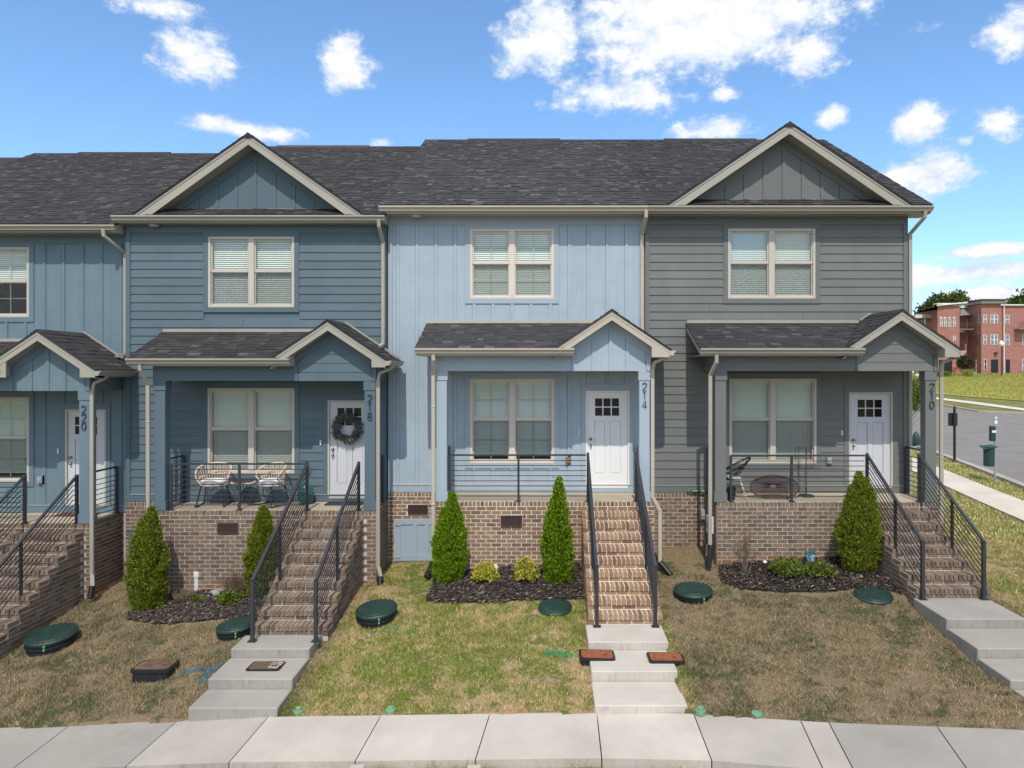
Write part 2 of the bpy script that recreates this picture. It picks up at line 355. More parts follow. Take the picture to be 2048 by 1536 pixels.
def concretemat(name, c, stain=.4):
    m, t, b = nm(name)
    p = pos(t)
    cc = mixc(t, maprange(t, noise(t, .9, p, 6, .6), .3, .7), tuple(x*.84 for x in c), tuple(x*1.10 for x in c))
    cc = mixc(t, maprange(t, noise(t, .55, pos(t, (1.6, .8, 1)), 7, .72), .52, .72, 0, stain*.7), cc, (c[0]*.80, c[1]*.74, c[2]*.68))
    cc = mixc(t, maprange(t, noise(t, 2.2, pos(t, (1, .35, 1)), 5, .7), .55, .78, 0, stain*.5), cc, (c[0]*.72, c[1]*.62, c[2]*.5))
    cc = mixc(t, maprange(t, noise(t, 70, p, 3, .8), .6, .8, 0, .25), cc, tuple(x*.6 for x in c))
    # grime on the upright faces
    g = t.nodes.new('ShaderNodeNewGeometry'); s = t.nodes.new('ShaderNodeSeparateXYZ'); link(t, g.outputs['True Normal'], s.inputs[0])
    up = tmath(t, 'LESS_THAN', tmath(t, 'ABSOLUTE', s.outputs[2]), .5)
    gr = tmath(t, 'MULTIPLY', up, maprange(t, noise(t, 5, pos(t, (3, 3, .8)), 4, .7), .50, .74, 0, .45))
    cc = mixc(t, gr, cc, (c[0]*.42, c[1]*.38, c[2]*.28))
    link(t, cc, b.inputs['Base Color']); b.inputs['Roughness'].default_value = .9; b.inputs['Specular IOR Level'].default_value = .2
    bump(t, b, noise(t, 45, pos(t, (1, 2.5, 1)), 4, .7), .25, .004)
    return m
M['conc_w'] = concretemat('pale concrete', (.505, .462, .412))  # brightening of the middle slabs and walk, put into the concrete colour
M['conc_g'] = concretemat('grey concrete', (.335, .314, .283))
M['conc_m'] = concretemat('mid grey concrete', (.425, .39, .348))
M['conc_far'] = concretemat('bleached concrete', (.60, .545, .46), .1)
M['floorc'] = concretemat('porch floor concrete', (.44, .385, .30), .2)

def lawnmat(name, blade):
    m, t, b = nm(name)
    p = pos(t)
    a = t.nodes.new('ShaderNodeAttribute'); a.attribute_name = 'dry'  # 'dry' carries the dimming of the neighbouring plots into the grass colour
    dry = a.outputs['Fac']
    big = noise(t, .75, p, 6, .66)
    pt = noise(t, 3.1, p, 4, .6)
    gfac = tmath(t, 'ADD', tmath(t, 'MULTIPLY', big, .75), tmath(t, 'MULTIPLY', pt, .55))
    gfac = tmath(t, 'SUBTRACT', gfac, tmath(t, 'MULTIPLY', dry, .07))
    if blade:
        r = rnd(t); gfac = tmath(t, 'ADD', gfac, maprange(t, r, 0, 1, -.24, .24))
    gfac = tmath(t, 'ADD', gfac, tmath(t, 'MULTIPLY', tmath(t, 'SUBTRACT', noise(t, 8.5, p, 3, .6), .5), .35)); g = maprange(t, gfac, .56, .68, 0, 1, True)
    tan = (.70, .50, .29) if blade else (.44, .32, .19)
    grn = (.22, .30, .042) if blade else (.15, .17, .04)
    c1 = mixc(t, g, tan, grn)
    tan2 = (.40, .305, .19) if blade else (.28, .205, .13)
    grn2 = (.115, .135, .055) if blade else (.085, .095, .045)
    c2 = mixc(t, g, tan2, grn2)
    c = mixc(t, dry, c1, c2)  # 'dry' here is the dimming of the neighbouring plots, put into the grass colour
    if not blade:
        soil = maprange(t, noise(t, 1.7, p, 7, .7), .60, .70, 0, .8, True)
        c = mixc(t, soil, c, (.34, .22, .14))
        c = mixc(t, maprange(t, noise(t, 55, p, 3, .8), .4, .7, 0, .6), c, (.08, .062, .035))
        bump(t, b, noise(t, 40, p, 4, .7), 1.0, .03)
    else:
        k = maprange(t, tmath(t, 'FRACT', tmath(t, 'MULTIPLY', r, 7.31)), 0, 1, .55, 1.35); cb = t.nodes.new('ShaderNodeCombineColor')
        for i in range(3): link(t, k, cb.inputs[i])
        c = mixc(t, 1.0, c, cb.outputs[0], 'MULTIPLY')
    link(t, c, b.inputs['Base Color']); b.inputs['Roughness'].default_value = .85; b.inputs['Specular IOR Level'].default_value = .15
    return m
M['soil'] = lawnmat('patchy lawn soil', False)
M['blade'] = lawnmat('grass blades', True)
def simple_noise(name, c1, c2, s, rough=.9, bmp=.5, bd=.01, det=6):
    m, t, b = nm(name); p = pos(t)
    link(t, mixc(t, maprange(t, noise(t, s, p, det, .65), .33, .67), c1, c2), b.inputs['Base Color']); b.inputs['Roughness'].default_value = rough
    b.inputs['Specular IOR Level'].default_value = .2
    bump(t, b, noise(t, s*8, p, 4, .7), bmp, bd); return m
M['mulch'] = simple_noise('dark bark mulch', (.030,.025,.023), (.075,.060,.052), 14, bmp=1, bd=.03)
def chipmat():
    m, t, b = nm('bark chips'); c = ramp(t, rnd(t), [(0, (.022,.018,.016)), (.5, (.060,.048,.042)), (.9, (.13,.10,.080)), (1, (.42,.32,.24))])
    link(t, c, b.inputs['Base Color']); b.inputs['Roughness'].default_value = .9; return m
M['chip'] = chipmat()
M['asphalt'] = simple_noise('grey worn asphalt', (.185,.170,.158), (.235,.218,.205), 1.2, bmp=.3)
M['kerb'] = concretemat('kerb concrete', (.40,.36,.30), .2)
M['field'] = simple_noise('tall yellow field grass', (.26,.27,.055), (.42,.38,.10), .25, bmp=1, bd=.3)
M['verge'] = simple_noise('verge grass', (.10,.13,.030), (.24,.20,.075), .8, bmp=1, bd=.05)
M['road'] = M['asphalt']

def leafmat(name, c_lo, c_mid, c_hi, trans=.25, tipc=None):
    m, t, b = nm(name)
    c = ramp(t, rnd(t), [(0, c_lo), (.5, c_mid), (1, c_hi)])
    if tipc:
        c = mixc(t, maprange(t, noise(t, 9, pos(t), 3), .5, .65, 0, .8), c, tipc)
    link(t, c, b.inputs['Base Color']); b.inputs['Roughness'].default_value = .6; b.inputs['Specular IOR Level'].default_value = .2
    tr = t.nodes.new('ShaderNodeBsdfTranslucent'); link(t, c, tr.inputs[0])
    mx = t.nodes.new('ShaderNodeMixShader'); mx.inputs[0].default_value = trans
    o = t.nodes['Material Output']; link(t, b.outputs[0], mx.inputs[1]); link(t, tr.outputs[0], mx.inputs[2]); link(t, mx.outputs[0], o.inputs[0])
    return m
M['arb_w'] = leafmat('bright arborvitae leaf', (.05,.10,.005), (.17,.29,.010), (.36,.52,.03), .4)
M['arb_g'] = leafmat('arborvitae leaf', (.055,.080,.010), (.18,.225,.018), (.32,.37,.045), .4)
M['yellow'] = leafmat('yellow green shrub leaf', (.22,.34,.02), (.52,.52,.05), (.78,.62,.16), .3, (.55,.32,.16))
M['boxw'] = leafmat('olive green shrub leaf', (.07,.11,.015), (.17,.22,.035), (.30,.33,.07), .3)
M['twig'] = paint('dry grey twig', (.20,.15,.11), rough=.9, var=.2, sc1=20)
M['deadleaf'] = leafmat('dead brown leaf', (.10,.055,.03), (.17,.10,.06), (.26,.17,.10), .2)
M['bark'] = simple_noise('tree bark', (.10,.08,.06), (.18,.15,.12), 8)
M['treeleaf'] = leafmat('tree leaf', (.035,.065,.015), (.07,.11,.025), (.13,.16,.045), .3)
M['youngleaf'] = leafmat('young tree leaf', (.09,.15,.02), (.20,.27,.05), (.33,.38,.09), .35)
M['redleaf'] = leafmat('reddish tree leaf', (.04,.04,.025), (.08,.06,.03), (.15,.08,.05), .3)
M['wreath'] = leafmat('grey green wreath leaf', (.055,.072,.068), (.13,.15,.14), (.27,.27,.24), .1)
def farbrick():
    m, t, b = nm('far red brick'); g = t.nodes.new('ShaderNodeNewGeometry')
    br = t.nodes.new('ShaderNodeTexBrick'); mp = t.nodes.new('ShaderNodeMapping'); mp.inputs['Rotation'].default_value = (R(90), 0, 0)
    link(t, g.outputs['Position'], mp.inputs[0]); link(t, mp.outputs[0], br.inputs['Vector'])
    br.inputs['Scale'].default_value = 1.0; br.inputs['Brick Width'].default_value = .42; br.inputs['Row Height'].default_value = .17; br.inputs['Mortar Size'].default_value = .014
    br.inputs['Color1'].default_value = (.27,.085,.070,1); br.inputs['Color2'].default_value = (.38,.15,.125,1); br.inputs['Mortar'].default_value = (.45,.30,.27,1)
    c = mixc(t, maprange(t, noise(t, .35, pos(t), 5), .3, .7, 0, .35), br.outputs[0], (.40,.19,.16))
    link(t, c, b.inputs['Base Color']); b.inputs['Roughness'].default_value = .9
    return m
M['farbrick'] = farbrick()
M['farroof'] = paint('pale parapet cap', (.70,.70,.68), bs_=0)
M['slate'] = paint('grey pent roof', (.22,.21,.19), bs_=0)
M['farglass'] = paint('far window glass', (.16,.20,.24), rough=.1, bs_=0, spec=.6)
M['fardark'] = paint('far dark glass door', (.015,.020,.028), rough=.2, bs_=0)
# ================================================================== ground
SWX = np.array([-40, -20, -12, -7.79, -6.67, -5.1, -3.9, .7, 1.95, 3.56, 4.74, 5.82, 8.0, 10.5, 14])
SWD = np.array([10.2, 10.3, 10.3, 10.15, 10.1, 10.05, 10.0, 9.76, 9.66, 9.18, 8.89, 8.63, 8.0, 7.1, 5.6])
SWZ = np.array([-.6, .1, .65, .92, .98, 1.08, 1.15, 1.33, 1.36, 1.48, 1.57, 1.66, 1.80, 1.92, 2.0])
def sw_back(x): return np.interp(x, SWX, SWD)
def sw_z(x): return np.interp(x, SWX, SWZ)
SWW = 1.13
CP = [(-22,15,.9),(-15,15.4,1.25),(-12,12,1.02),(-9.2,15.2,1.55),(-9.15,14.2,1.42),(-8,14.2,1.52),(-5.6,14.2,1.62),(-3.5,14.3,1.78),(-3.4,15.4,1.87),
      (-2.2,15.4,1.93),(-2.2,14.2,1.92),(-1,14.2,2.04),(.6,14.2,2.12),(2.2,14.2,2.0),(2.2,15.3,2.22),(3.4,15.3,2.27),(3.4,14.2,2.06),(5,14.2,2.2),
      (6.3,14.2,2.25),(8,14.2,2.3),(8,17,2.3),(-5.1,11.9,1.50),(-5.1,10.7,1.33),(-3.6,11.9,1.47),(-3.6,10.7,1.28),(.6,11.9,1.69),(.6,10.7,1.52),
      (2.05,11.9,1.76),(2.05,10.7,1.58),(6.3,12.2,1.89),(6.3,11.2,1.77),(6.3,10.3,1.64),(7.8,12,2.05),(8,10.5,1.85),(-8.5,12.8,1.25),(-7,12,1.2),
      (12,12,2.1),(12,18,2.18),(16,24,2.12),(12,8.5,2.0),(-9,18,1.7),(2,20,2.0),(9,22,2.2),(-20,22,1.2)]
for x in (-20, -12, -7.8, -5, -3, -1, 1, 3, 4.7, 6, 8, 10.5): CP.append((x, float(sw_back(x)) + .02, float(sw_z(x)) - .005))
CPa = np.array(CP)
def _k(r): return r
_d = np.sqrt(((CPa[:, None, :2] - CPa[None, :, :2])**2).sum(-1))
_A = np.block([[_k(_d) + np.eye(len(CPa))*1e-3, np.c_[np.ones(len(CPa)), CPa[:, :2]]], [np.c_[np.ones(len(CPa)), CPa[:, :2]].T, np.zeros((3, 3))]])
_w = np.linalg.solve(_A, np.r_[CPa[:, 2], 0, 0, 0])
def smoothstep(a, b, x):
    t = np.clip((x - a) / (b - a), 0, 1); return t*t*(3-2*t)
def G(x, y):
    x = np.asarray(x, float); y = np.asarray(y, float)
    sh = x.shape; x = x.ravel(); y = y.ravel()
    r = np.sqrt((x[:, None]-CPa[:, 0])**2 + (y[:, None]-CPa[:, 1])**2)
    near = r @ _w[:len(CPa)] + _w[-3] + _w[-2]*x + _w[-1]*y
    far = 2.15 + .0463*np.clip(y-34, 0, 78) + .0*x
    t = np.maximum(smoothstep(16, 26, y), smoothstep(11, 17, np.abs(x-1)))
    z = near*(1-t) + far*t
    # towards the street, in front of the footway
    b = sw_back(x) - SWW
    f = np.clip((b - y), 0, 99)
    fr = sw_z(x) - .13 - .02*np.clip(f, 0, 4)
    k = smoothstep(-.5, -.05, f*1.0 - (y - b > 0)*(y - b)) if False else (y < b + .55).astype(float)
    z = z*(1-k) + fr*k
    return z.reshape(sh)
def onground(px, py):
    lo, hi = 7.0, 30.0
    def g(D):
        p = P(px, py, D); return p.z - float(G(p.x, p.y))
    Ds = np.linspace(8.5, 60, 400); prev = None
    for D in Ds:
        v = g(D)
        if v < 0:
            a, b = D - (Ds[1]-Ds[0]), D
            for _ in range(30):
                c = (a+b)/2
                if g(c) < 0: b = c
                else: a = c
            p = P(px, py, (a+b)/2); return p
    return P(px, py, 40)

# the four brick flights: x0, x1, porch floor z, number of risers, depth of the lowest riser
PW = {'218': (-5.03, -3.77), '214': (.68, 1.95), '210': (6.38, 7.65), '220': (-10.75, -9.5)}
ST = {'218': (-4.93, -3.64, 3.22, 10, 11.90), '214': (.73, 1.98, 3.40, 10, 11.92), '210': (6.42, 7.72, 3.39, 8, 12.29), '220': (-10.62, -9.26, 2.96, 11, 11.75)}
DF = 14.26
def inpoly(x, y, poly):
    x = np.asarray(x); y = np.asarray(y); r = np.zeros(x.shape, bool); n = len(poly)
    for i in range(n):
        x1, y1 = poly[i]; x2, y2 = poly[(i+1) % n]
        c = ((y1 > y) != (y2 > y)) & (x < (x2-x1)*(y-y1)/(y2-y1+1e-12) + x1); r ^= c
    return r
def gp(*pts): return [(onground(a, b).x, onground(a, b).y) for a, b in pts]
BED = {'214': gp((850,1206),(905,1213),(1000,1211),(1085,1205),(1173,1203)) + [(.71, 14.3), (-2.15, 14.3)] + gp((868,1160)),
       '218': gp((245,1246),(262,1225)) + [(-7.6, 14.3), (-4.95, 14.3), (-4.95, 12.7)] + gp((455,1243),(400,1248),(330,1254)),
       '210': [(3.5, 14.3)] + gp((1437,1150),(1447,1170),(1480,1184),(1560,1190),(1640,1190),(1720,1184),(1790,1188)) + [(6.40, 12.6), (6.40, 14.3)]}
def hard(x, y, m=0.0):
    r = np.zeros(np.shape(x), bool)
    for k, (a, b) in PW.items(): r |= (x > a-m) & (x < b+m) & (y < ST[k][4]+.3) & (y > 8.5)
    for k, (a, b, *_s) in ST.items(): r |= (x > a-m) & (x < b+m) & (y > _s[2]-m) & (y < 15)
    bk = sw_back(x); r |= (y < bk + m) & (y > bk - SWW - m)
    r |= (x > -8.0-m) & (x < -3.40+m) & (y > DF-m) & (y < 26); r |= (x > -2.2-m) & (x < 2.2+m) & (y > DF-m) & (y < 26)
    r |= (x > 3.45-m) & (x < 7.95+m) & (y > DF-m) & (y < 26); r |= (x > -16) & (x < 7.9+m) & (y > 15.42-m) & (y < 26)
    r |= (x > -9.0-m) & (x < -3.4) & (y > 15.25-m) & (y < 26); r |= (x > -16) & (x < -9.14+m) & (y > DF-m) & (y < 26)
    return r
def dimf(x, y):                       # brightened middle plot, dimmed neighbours, put into the grass colour; side verge is green
    a = smoothstep(-3.9, -3.3, x) * (1 - smoothstep(1.9, 2.2, x)); a = np.maximum(a, smoothstep(7.6, 8.2, x)*.9)
    return 1 - a
def grid(x0, x1, y0, y1, s):
    nx, ny = int((x1-x0)/s)+1, int((y1-y0)/s)+1
    xs, ys = np.meshgrid(np.linspace(x0, x1, nx), np.linspace(y0, y1, ny)); return xs, ys
def gridmesh(name, xs, ys, zs, mat, parent=None, attrs=None, smooth=True):
    ny, nx = xs.shape; v = np.c_[xs.ravel(), ys.ravel(), zs.ravel()]
    i = np.arange(ny*nx).reshape(ny, nx); f = np.stack([i[:-1,:-1], i[:-1,1:], i[1:,1:], i[1:,:-1]], -1).reshape(-1, 4)
    return npmesh(name, v, f, mat, parent, attrs, smooth)
def npmesh(name, v, f, mat, parent=None, attrs=None, smooth=False, fattrs=None):
    me = bpy.data.meshes.new(name); k = f.shape[1]
    me.vertices.add(len(v)); me.vertices.foreach_set('co', np.asarray(v, np.float32).ravel())
    me.loops.add(f.size); me.loops.foreach_set('vertex_index', f.astype(np.int32).ravel())
    me.polygons.add(len(f)); me.polygons.foreach_set('loop_start', np.arange(0, f.size, k, dtype=np.int32)); me.polygons.foreach_set('loop_total', np.full(len(f), k, np.int32))
    if smooth: me.polygons.foreach_set('use_smooth', np.ones(len(f), bool))
    me.update(calc_edges=True)
    for kk, a in (attrs or {}).items(): me.attributes.new(kk, 'FLOAT', 'POINT').data.foreach_set('value', np.asarray(a, np.float32).ravel())
    for kk, a in (fattrs or {}).items(): me.attributes.new(kk, 'FLOAT', 'FACE').data.foreach_set('value', np.asarray(a, np.float32).ravel())
    me.materials.append(mat); o = bpy.data.objects.new(name, me); col.objects.link(o); ORG[o.name] = Vector()
    if parent: o.parent = parent; ORG[o.name] = ORG[parent.name]; me.transform(Matrix.Translation(-ORG[parent.name]))
    return o
def wobble(x, y, a=.02):
    return a*(np.sin(x*2.7+y*1.3)+np.sin(x*5.1-y*3.7+1)+.6*np.sin(x*9.3+y*8.1+2)+.5*np.sin(-x*13+y*11))/2
# fine front yard
xs, ys = grid(-13, 12, 7.2, 16.0, .07)
zs = G(xs, ys) + wobble(xs, ys, .016)*(~hard(xs, ys, .12)); hd = hard(xs, ys, -.05); zs = np.where(hd & (ys > 7.3), zs - .28, zs)
for b in BED.values(): zs = zs + .035*inpoly(xs, ys, b)
lawn = gridmesh('lawn', xs, ys, zs, M['soil'], attrs={'dry': dimf(xs, ys)}); lawn['kind'] = 'structure'
# wide ground: a sheet reaching the horizon with a hole where the fine yard lies
def sheet(name, xr, yr, mat, fn=None, off=0.0, skip=None):
    xs, ys = np.meshgrid(np.array(xr, float), np.array(yr, float)); zs = (fn or G)(xs, ys) + off
    o = gridmesh(name, xs, ys, zs, mat, attrs={'dry': dimf(xs, ys)}); return o
gx = sorted(set(list(np.arange(-60, 8, 3.0)) + list(np.arange(8, 60, 1.0)) + list(np.arange(60, 120, 3.0)) + [-13, 12] + list(range(-3000, -60, 245)) + list(range(120, 3100, 240))))
gy = sorted(set(list(np.arange(16, 70, 1.0)) + list(np.arange(70, 130, 3.0)) + list(range(130, 4200, 200))))
grd = sheet('ground', gx, gy, M['verge'], off=-.012); grd['kind'] = 'structure'
g2 = sheet('ground', [12] + list(range(15, 60, 5)) + [100, 400, 3000], [-3000, -400, -60, -10, 0, 5, 7.2, 9, 11, 13, 14.5, 16], M['verge'], off=-.012); g2['kind'] = 'structure'
g3 = sheet('ground', [-3000, -400, -100] + list(range(-60, -13, 4)) + [-13], [-3000, -400, -60, -10, 0, 5, 7.2, 9, 11, 13, 14.5, 16], M['verge'], off=-.012); g3['kind'] = 'structure'
g4 = sheet('road', [-13, -8, -4, 0, 4, 8, 12], [-3000, -400, -60, -10, 0, 4, 6, 7.2], M['asphalt'], off=-.012); g4['kind'] = 'structure'

# mulch beds: mounded sheets with bark chips
for k, b in BED.items():
    bx = [p[0] for p in b]; by = [p[1] for p in b]
    xs, ys = grid(min(bx)-.05, max(bx)+.05, min(by)-.05, max(by)+.02, .05)
    xj = xs + wobble(ys*3, xs*4, .03); ins = inpoly(xj, ys, b)
    v = np.c_[xs.ravel(), ys.ravel(), (G(xs, ys) + .055 + wobble(xs*3, ys*3, .015)).ravel()]
    i = np.arange(xs.size).reshape(xs.shape); f = np.stack([i[:-1,:-1], i[:-1,1:], i[1:,1:], i[1:,:-1]], -1).reshape(-1, 4)
    f = f[ins.ravel()[f].all(1)]
    o = npmesh('mulch_bed', v, f, M['mulch'], smooth=True); o['kind'] = 'structure'
    n = int(2600 * (max(bx)-min(bx)) * (max(by)-min(by)) * .8)
    cx = rng.uniform(min(bx), max(bx), n); cy = rng.uniform(min(by), max(by), n); kp = inpoly(cx, cy, b); cx, cy = cx[kp], cy[kp]; n = len(cx)
    a = rng.uniform(0, np.pi, n); L = rng.uniform(.008, .034, n); W = rng.uniform(.003, .010, n); t = rng.uniform(-.4, .4, n)
    cz = G(cx, cy) + .062 + wobble(cx*3, cy*3, .015) + rng.uniform(0, .02, n)
    dx, dy = np.cos(a), np.sin(a)
    vs = np.stack([np.stack([cx + s1*L*dx - s2*W*dy, cy + s1*L*dy + s2*W*dx, cz + s1*L*t + s2*W*.5], 1) for s1, s2 in ((-1,-1),(1,-1),(1,1),(-1,1))], 1).reshape(-1, 3)
    o = npmesh('bark_chips', vs, np.arange(4*n).reshape(-1, 4), M['chip'], fattrs={'rnd': rng.random(n)})
    tag(o, {'214':'dark bark mulch chips below the pale blue house', '218':'dark bark mulch chips below the slate blue house', '210':'dark bark mulch chips below the grey house'}[k], 'mulch', kind='stuff')

# grass blades, joined because nobody could count them
def blades(name, label, n, x0, x1, y0, y1, keep, hmin=.014, hmax=.042, wd=.0036, mat=None, dens=None):
    x = rng.uniform(x0, x1, n); y = rng.uniform(y0, y1, n); k = keep(x, y); x, y = x[k], y[k]
    # clumping
    c = np.sin(x*3.1+np.sin(y*2.3)*2)*np.sin(y*3.7+np.sin(x*1.9)*2) + .5*np.sin(x*9+y*7)*np.sin(y*11-x*5); k = rng.random(len(x)) < .55 + .40*c; x, y, c = x[k], y[k], c[k]
    m_ = n//900; tx = rng.uniform(x0, x1, m_); ty = rng.uniform(y0, y1, m_); kk = keep(tx, ty); tx, ty = tx[kk], ty[kk]; q = 34; sp = np.repeat(rng.uniform(.02, .07, len(tx)), q)
    ux = np.repeat(tx, q) + rng.normal(0, 1, len(tx)*q)*sp; uy = np.repeat(ty, q) + rng.normal(0, 1, len(tx)*q)*sp*.7; kk = keep(ux, uy); ux, uy = ux[kk], uy[kk]; nt = len(ux)
    x = np.r_[x, ux]; y = np.r_[y, uy]; c = np.r_[c, np.full(nt, .9)]
    n = len(x); z = G(x, y) + wobble(x, y, .016) - .004
    a = rng.uniform(0, 2*np.pi, n); h = rng.uniform(hmin, hmax, n)*(1+.35*c)*rng.choice([.6, 1, 1, 1.5], n); h[-nt:] *= 1.5; w_ = rng.uniform(.6, 1.4, n)*wd
    lean = rng.uniform(.2, 1.3, n)*h; b = rng.uniform(0, 2*np.pi, n)
    v0 = np.stack([x - w_*np.cos(a), y - w_*np.sin(a), z], 1); v1 = np.stack([x + w_*np.cos(a), y + w_*np.sin(a), z], 1)
    v2 = np.stack([x + lean*np.cos(b), y + lean*np.sin(b), z + h], 1)
    o = npmesh(name, np.stack([v0, v1, v2], 1).reshape(-1, 3), np.arange(3*n).reshape(-1, 3), mat or M['blade'], attrs={'dry': np.repeat(dimf(x, y), 3)}, fattrs={'rnd': np.r_[rng.random(n-nt), rng.uniform(.7, 1, nt)]})
    tag(o, label, 'grass', kind='stuff'); return o
def beds(x, y):
    r = np.zeros(x.shape, bool)
    for b in BED.values(): r |= inpoly(x + wobble(y*3, x*4, .03), y, b)
    return r
ok = lambda x, y: ~hard(x, y, .006) & ~beds(x, y)
bare = lambda x, y: rng.random(x.shape) < np.where((y > 13.2) & (x > -3.5) & (x < -2.2), .35, np.where((y > 14.1), .25, 1))
blades('grass', 'patchy green and straw grass on the middle plot', 520000, -3.78, .72, 9.6, 15.4, lambda x, y: ok(x, y) & bare(x, y))
blades('grass', 'dimmed dull brown grass left of the middle plot', 480000, -9.6, -4.95, 9.8, 15.3, lambda x, y: ok(x, y) & bare(x, y))
blades('grass', 'dimmed dull brown grass right of the middle flight of steps', 500000, 1.93, 6.42, 8.6, 15.3, lambda x, y: ok(x, y) & bare(x, y))
blades('grass', 'green grass between the far right steps and side walk', 340000, 7.6, 12.0, 8.4, 16.0, ok)
blades('grass', 'green grass tufts along the near edge of the footway', 26000, -4, 4, 8.1, 8.9, lambda x, y: (y < sw_back(x)-SWW-.03) & (np.abs(np.sin(x*1.3)) > .35), .03, .08)
def vergeb(name, label, n, x0, x1, y0, y1, keep, hmin, hmax, wd, mat):
    return blades(name, label, n, x0, x1, y0, y1, keep, hmin, hmax, wd, mat)

# ------------------------------------------------------------------ footway slabs
sw = bpy.data.objects.new('sidewalk', None); col.objects.link(sw); sw['kind'] = 'structure'; ORG['sidewalk'] = Vector()
joints = [(-20,-20),(-18.2,-18.2),(-16.6,-16.6),(-15,-15),(-13.2,-13.2),(-11.6,-11.6),(-10,-10),(-8.35,-8.37),(-6.77,-6.78),(-5.2,-5.27),(-3.9,-3.95),(-2.29,-2.35),(-.764,-.855),(.71,.69),(2.02,2.0),
          (3.33,3.20),(3.66,3.52),(4.89,4.70),(6.3,6.05),(7.7,7.3),(9.2,8.7),(10.6,9.9),(12.2,11.3)]
g_ = .007
def slab(x0b, x0f, x1b, x1f, mat):
    nb = max(2, int(abs(x1b-x0b)/.5)+1)
    bx = np.linspace(x0b+g_, x1b-g_, nb); fx = np.linspace(x0f+g_, x1f-g_, nb)
    m = MB(); loop = [(x, float(sw_back(x)), float(sw_z(x))) for x in bx] + [(x, float(sw_back(x))-SWW, float(sw_z(x))-.02) for x in fx[::-1]]
    n = len(loop); m._add(loop + [(p[0], p[1], p[2]-.17) for p in loop], [tuple(range(n))] + [(i, n+i, n+(i+1)%n, (i+1)%n) for i in range(n)])
    return m.build('slab', mat, sw)
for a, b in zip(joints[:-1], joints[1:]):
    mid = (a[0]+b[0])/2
    s = slab(a[0], a[1], b[0], b[1], M['conc_w'] if -4.0 < mid < 2.0 else (M['conc_m'] if -5.3 < mid < 3.6 else M['conc_g']))  # footway brightens towards the middle by slab colour
# short stair down to the street between two low cheek walls
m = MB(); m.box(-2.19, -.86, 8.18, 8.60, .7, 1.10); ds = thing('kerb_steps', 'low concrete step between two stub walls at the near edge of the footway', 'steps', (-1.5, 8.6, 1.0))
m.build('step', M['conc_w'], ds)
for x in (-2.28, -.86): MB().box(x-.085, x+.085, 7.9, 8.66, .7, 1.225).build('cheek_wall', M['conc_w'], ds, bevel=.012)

# ------------------------------------------------------------------ stepped front walks
def walk(k, segs, mat, label):
    a, b = PW[k]; t = thing('front_walk', label, 'walkway', (a, ST[k][4], segs[0][1]), 'stepped concrete front walks')
    for (d0, z0, d1, z1, th) in segs:
        MB().hexa([(a,d0,z0),(b,d0,z0),(b,d1,z1),(a,d1,z1)], [(a,d0,z0-th),(b,d0,z0-th),(b,d1,z1-th),(a,d1,z1-th)]).build('slab', mat, t, bevel=.012)
    return t
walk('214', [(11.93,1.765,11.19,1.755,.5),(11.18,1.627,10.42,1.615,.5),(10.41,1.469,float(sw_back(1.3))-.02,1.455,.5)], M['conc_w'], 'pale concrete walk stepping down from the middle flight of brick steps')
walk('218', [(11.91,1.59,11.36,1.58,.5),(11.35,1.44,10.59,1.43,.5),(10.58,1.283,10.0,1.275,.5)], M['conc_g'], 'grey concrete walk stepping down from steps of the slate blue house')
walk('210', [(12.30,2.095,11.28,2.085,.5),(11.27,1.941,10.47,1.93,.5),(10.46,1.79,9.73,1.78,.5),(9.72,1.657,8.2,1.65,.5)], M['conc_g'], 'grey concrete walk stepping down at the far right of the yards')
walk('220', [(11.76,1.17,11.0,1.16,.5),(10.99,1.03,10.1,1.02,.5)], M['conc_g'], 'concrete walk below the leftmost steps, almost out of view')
# ================================================================== brickwork
JW = .0135
def brickmesh(w, d, h, seed):
    r = random.Random(seed); j = lambda s=.0035: r.uniform(-s, s)
    v = [(sx*w/2 + j(.009), sy*d/2 + j(.008), sz*h/2 + j(.035)) for sz in (-1, 1) for sx, sy in ((-1,-1),(1,-1),(1,1),(-1,1))]
    me = bpy.data.meshes.new('brick'); me.from_pydata(v, [], [(0,3,2,1),(4,5,6,7),(0,1,5,4),(1,2,6,5),(2,3,7,6),(3,0,4,7)]); me.attributes.new('rnd', 'FLOAT', 'FACE')
    return me
BW, BH, BD = .2032, .0813, .09
BMESH = {}
for key in ('w', 'g', 'sw', 'sg'):
    BMESH[key] = [brickmesh(1, 1, 1, i) for i in range(6)]
    if len(key) == 2: M['brick_' + key] = M['brickst_' + key[1]]
    for me in BMESH[key]:
        me.materials.append(M['brick_' + key])
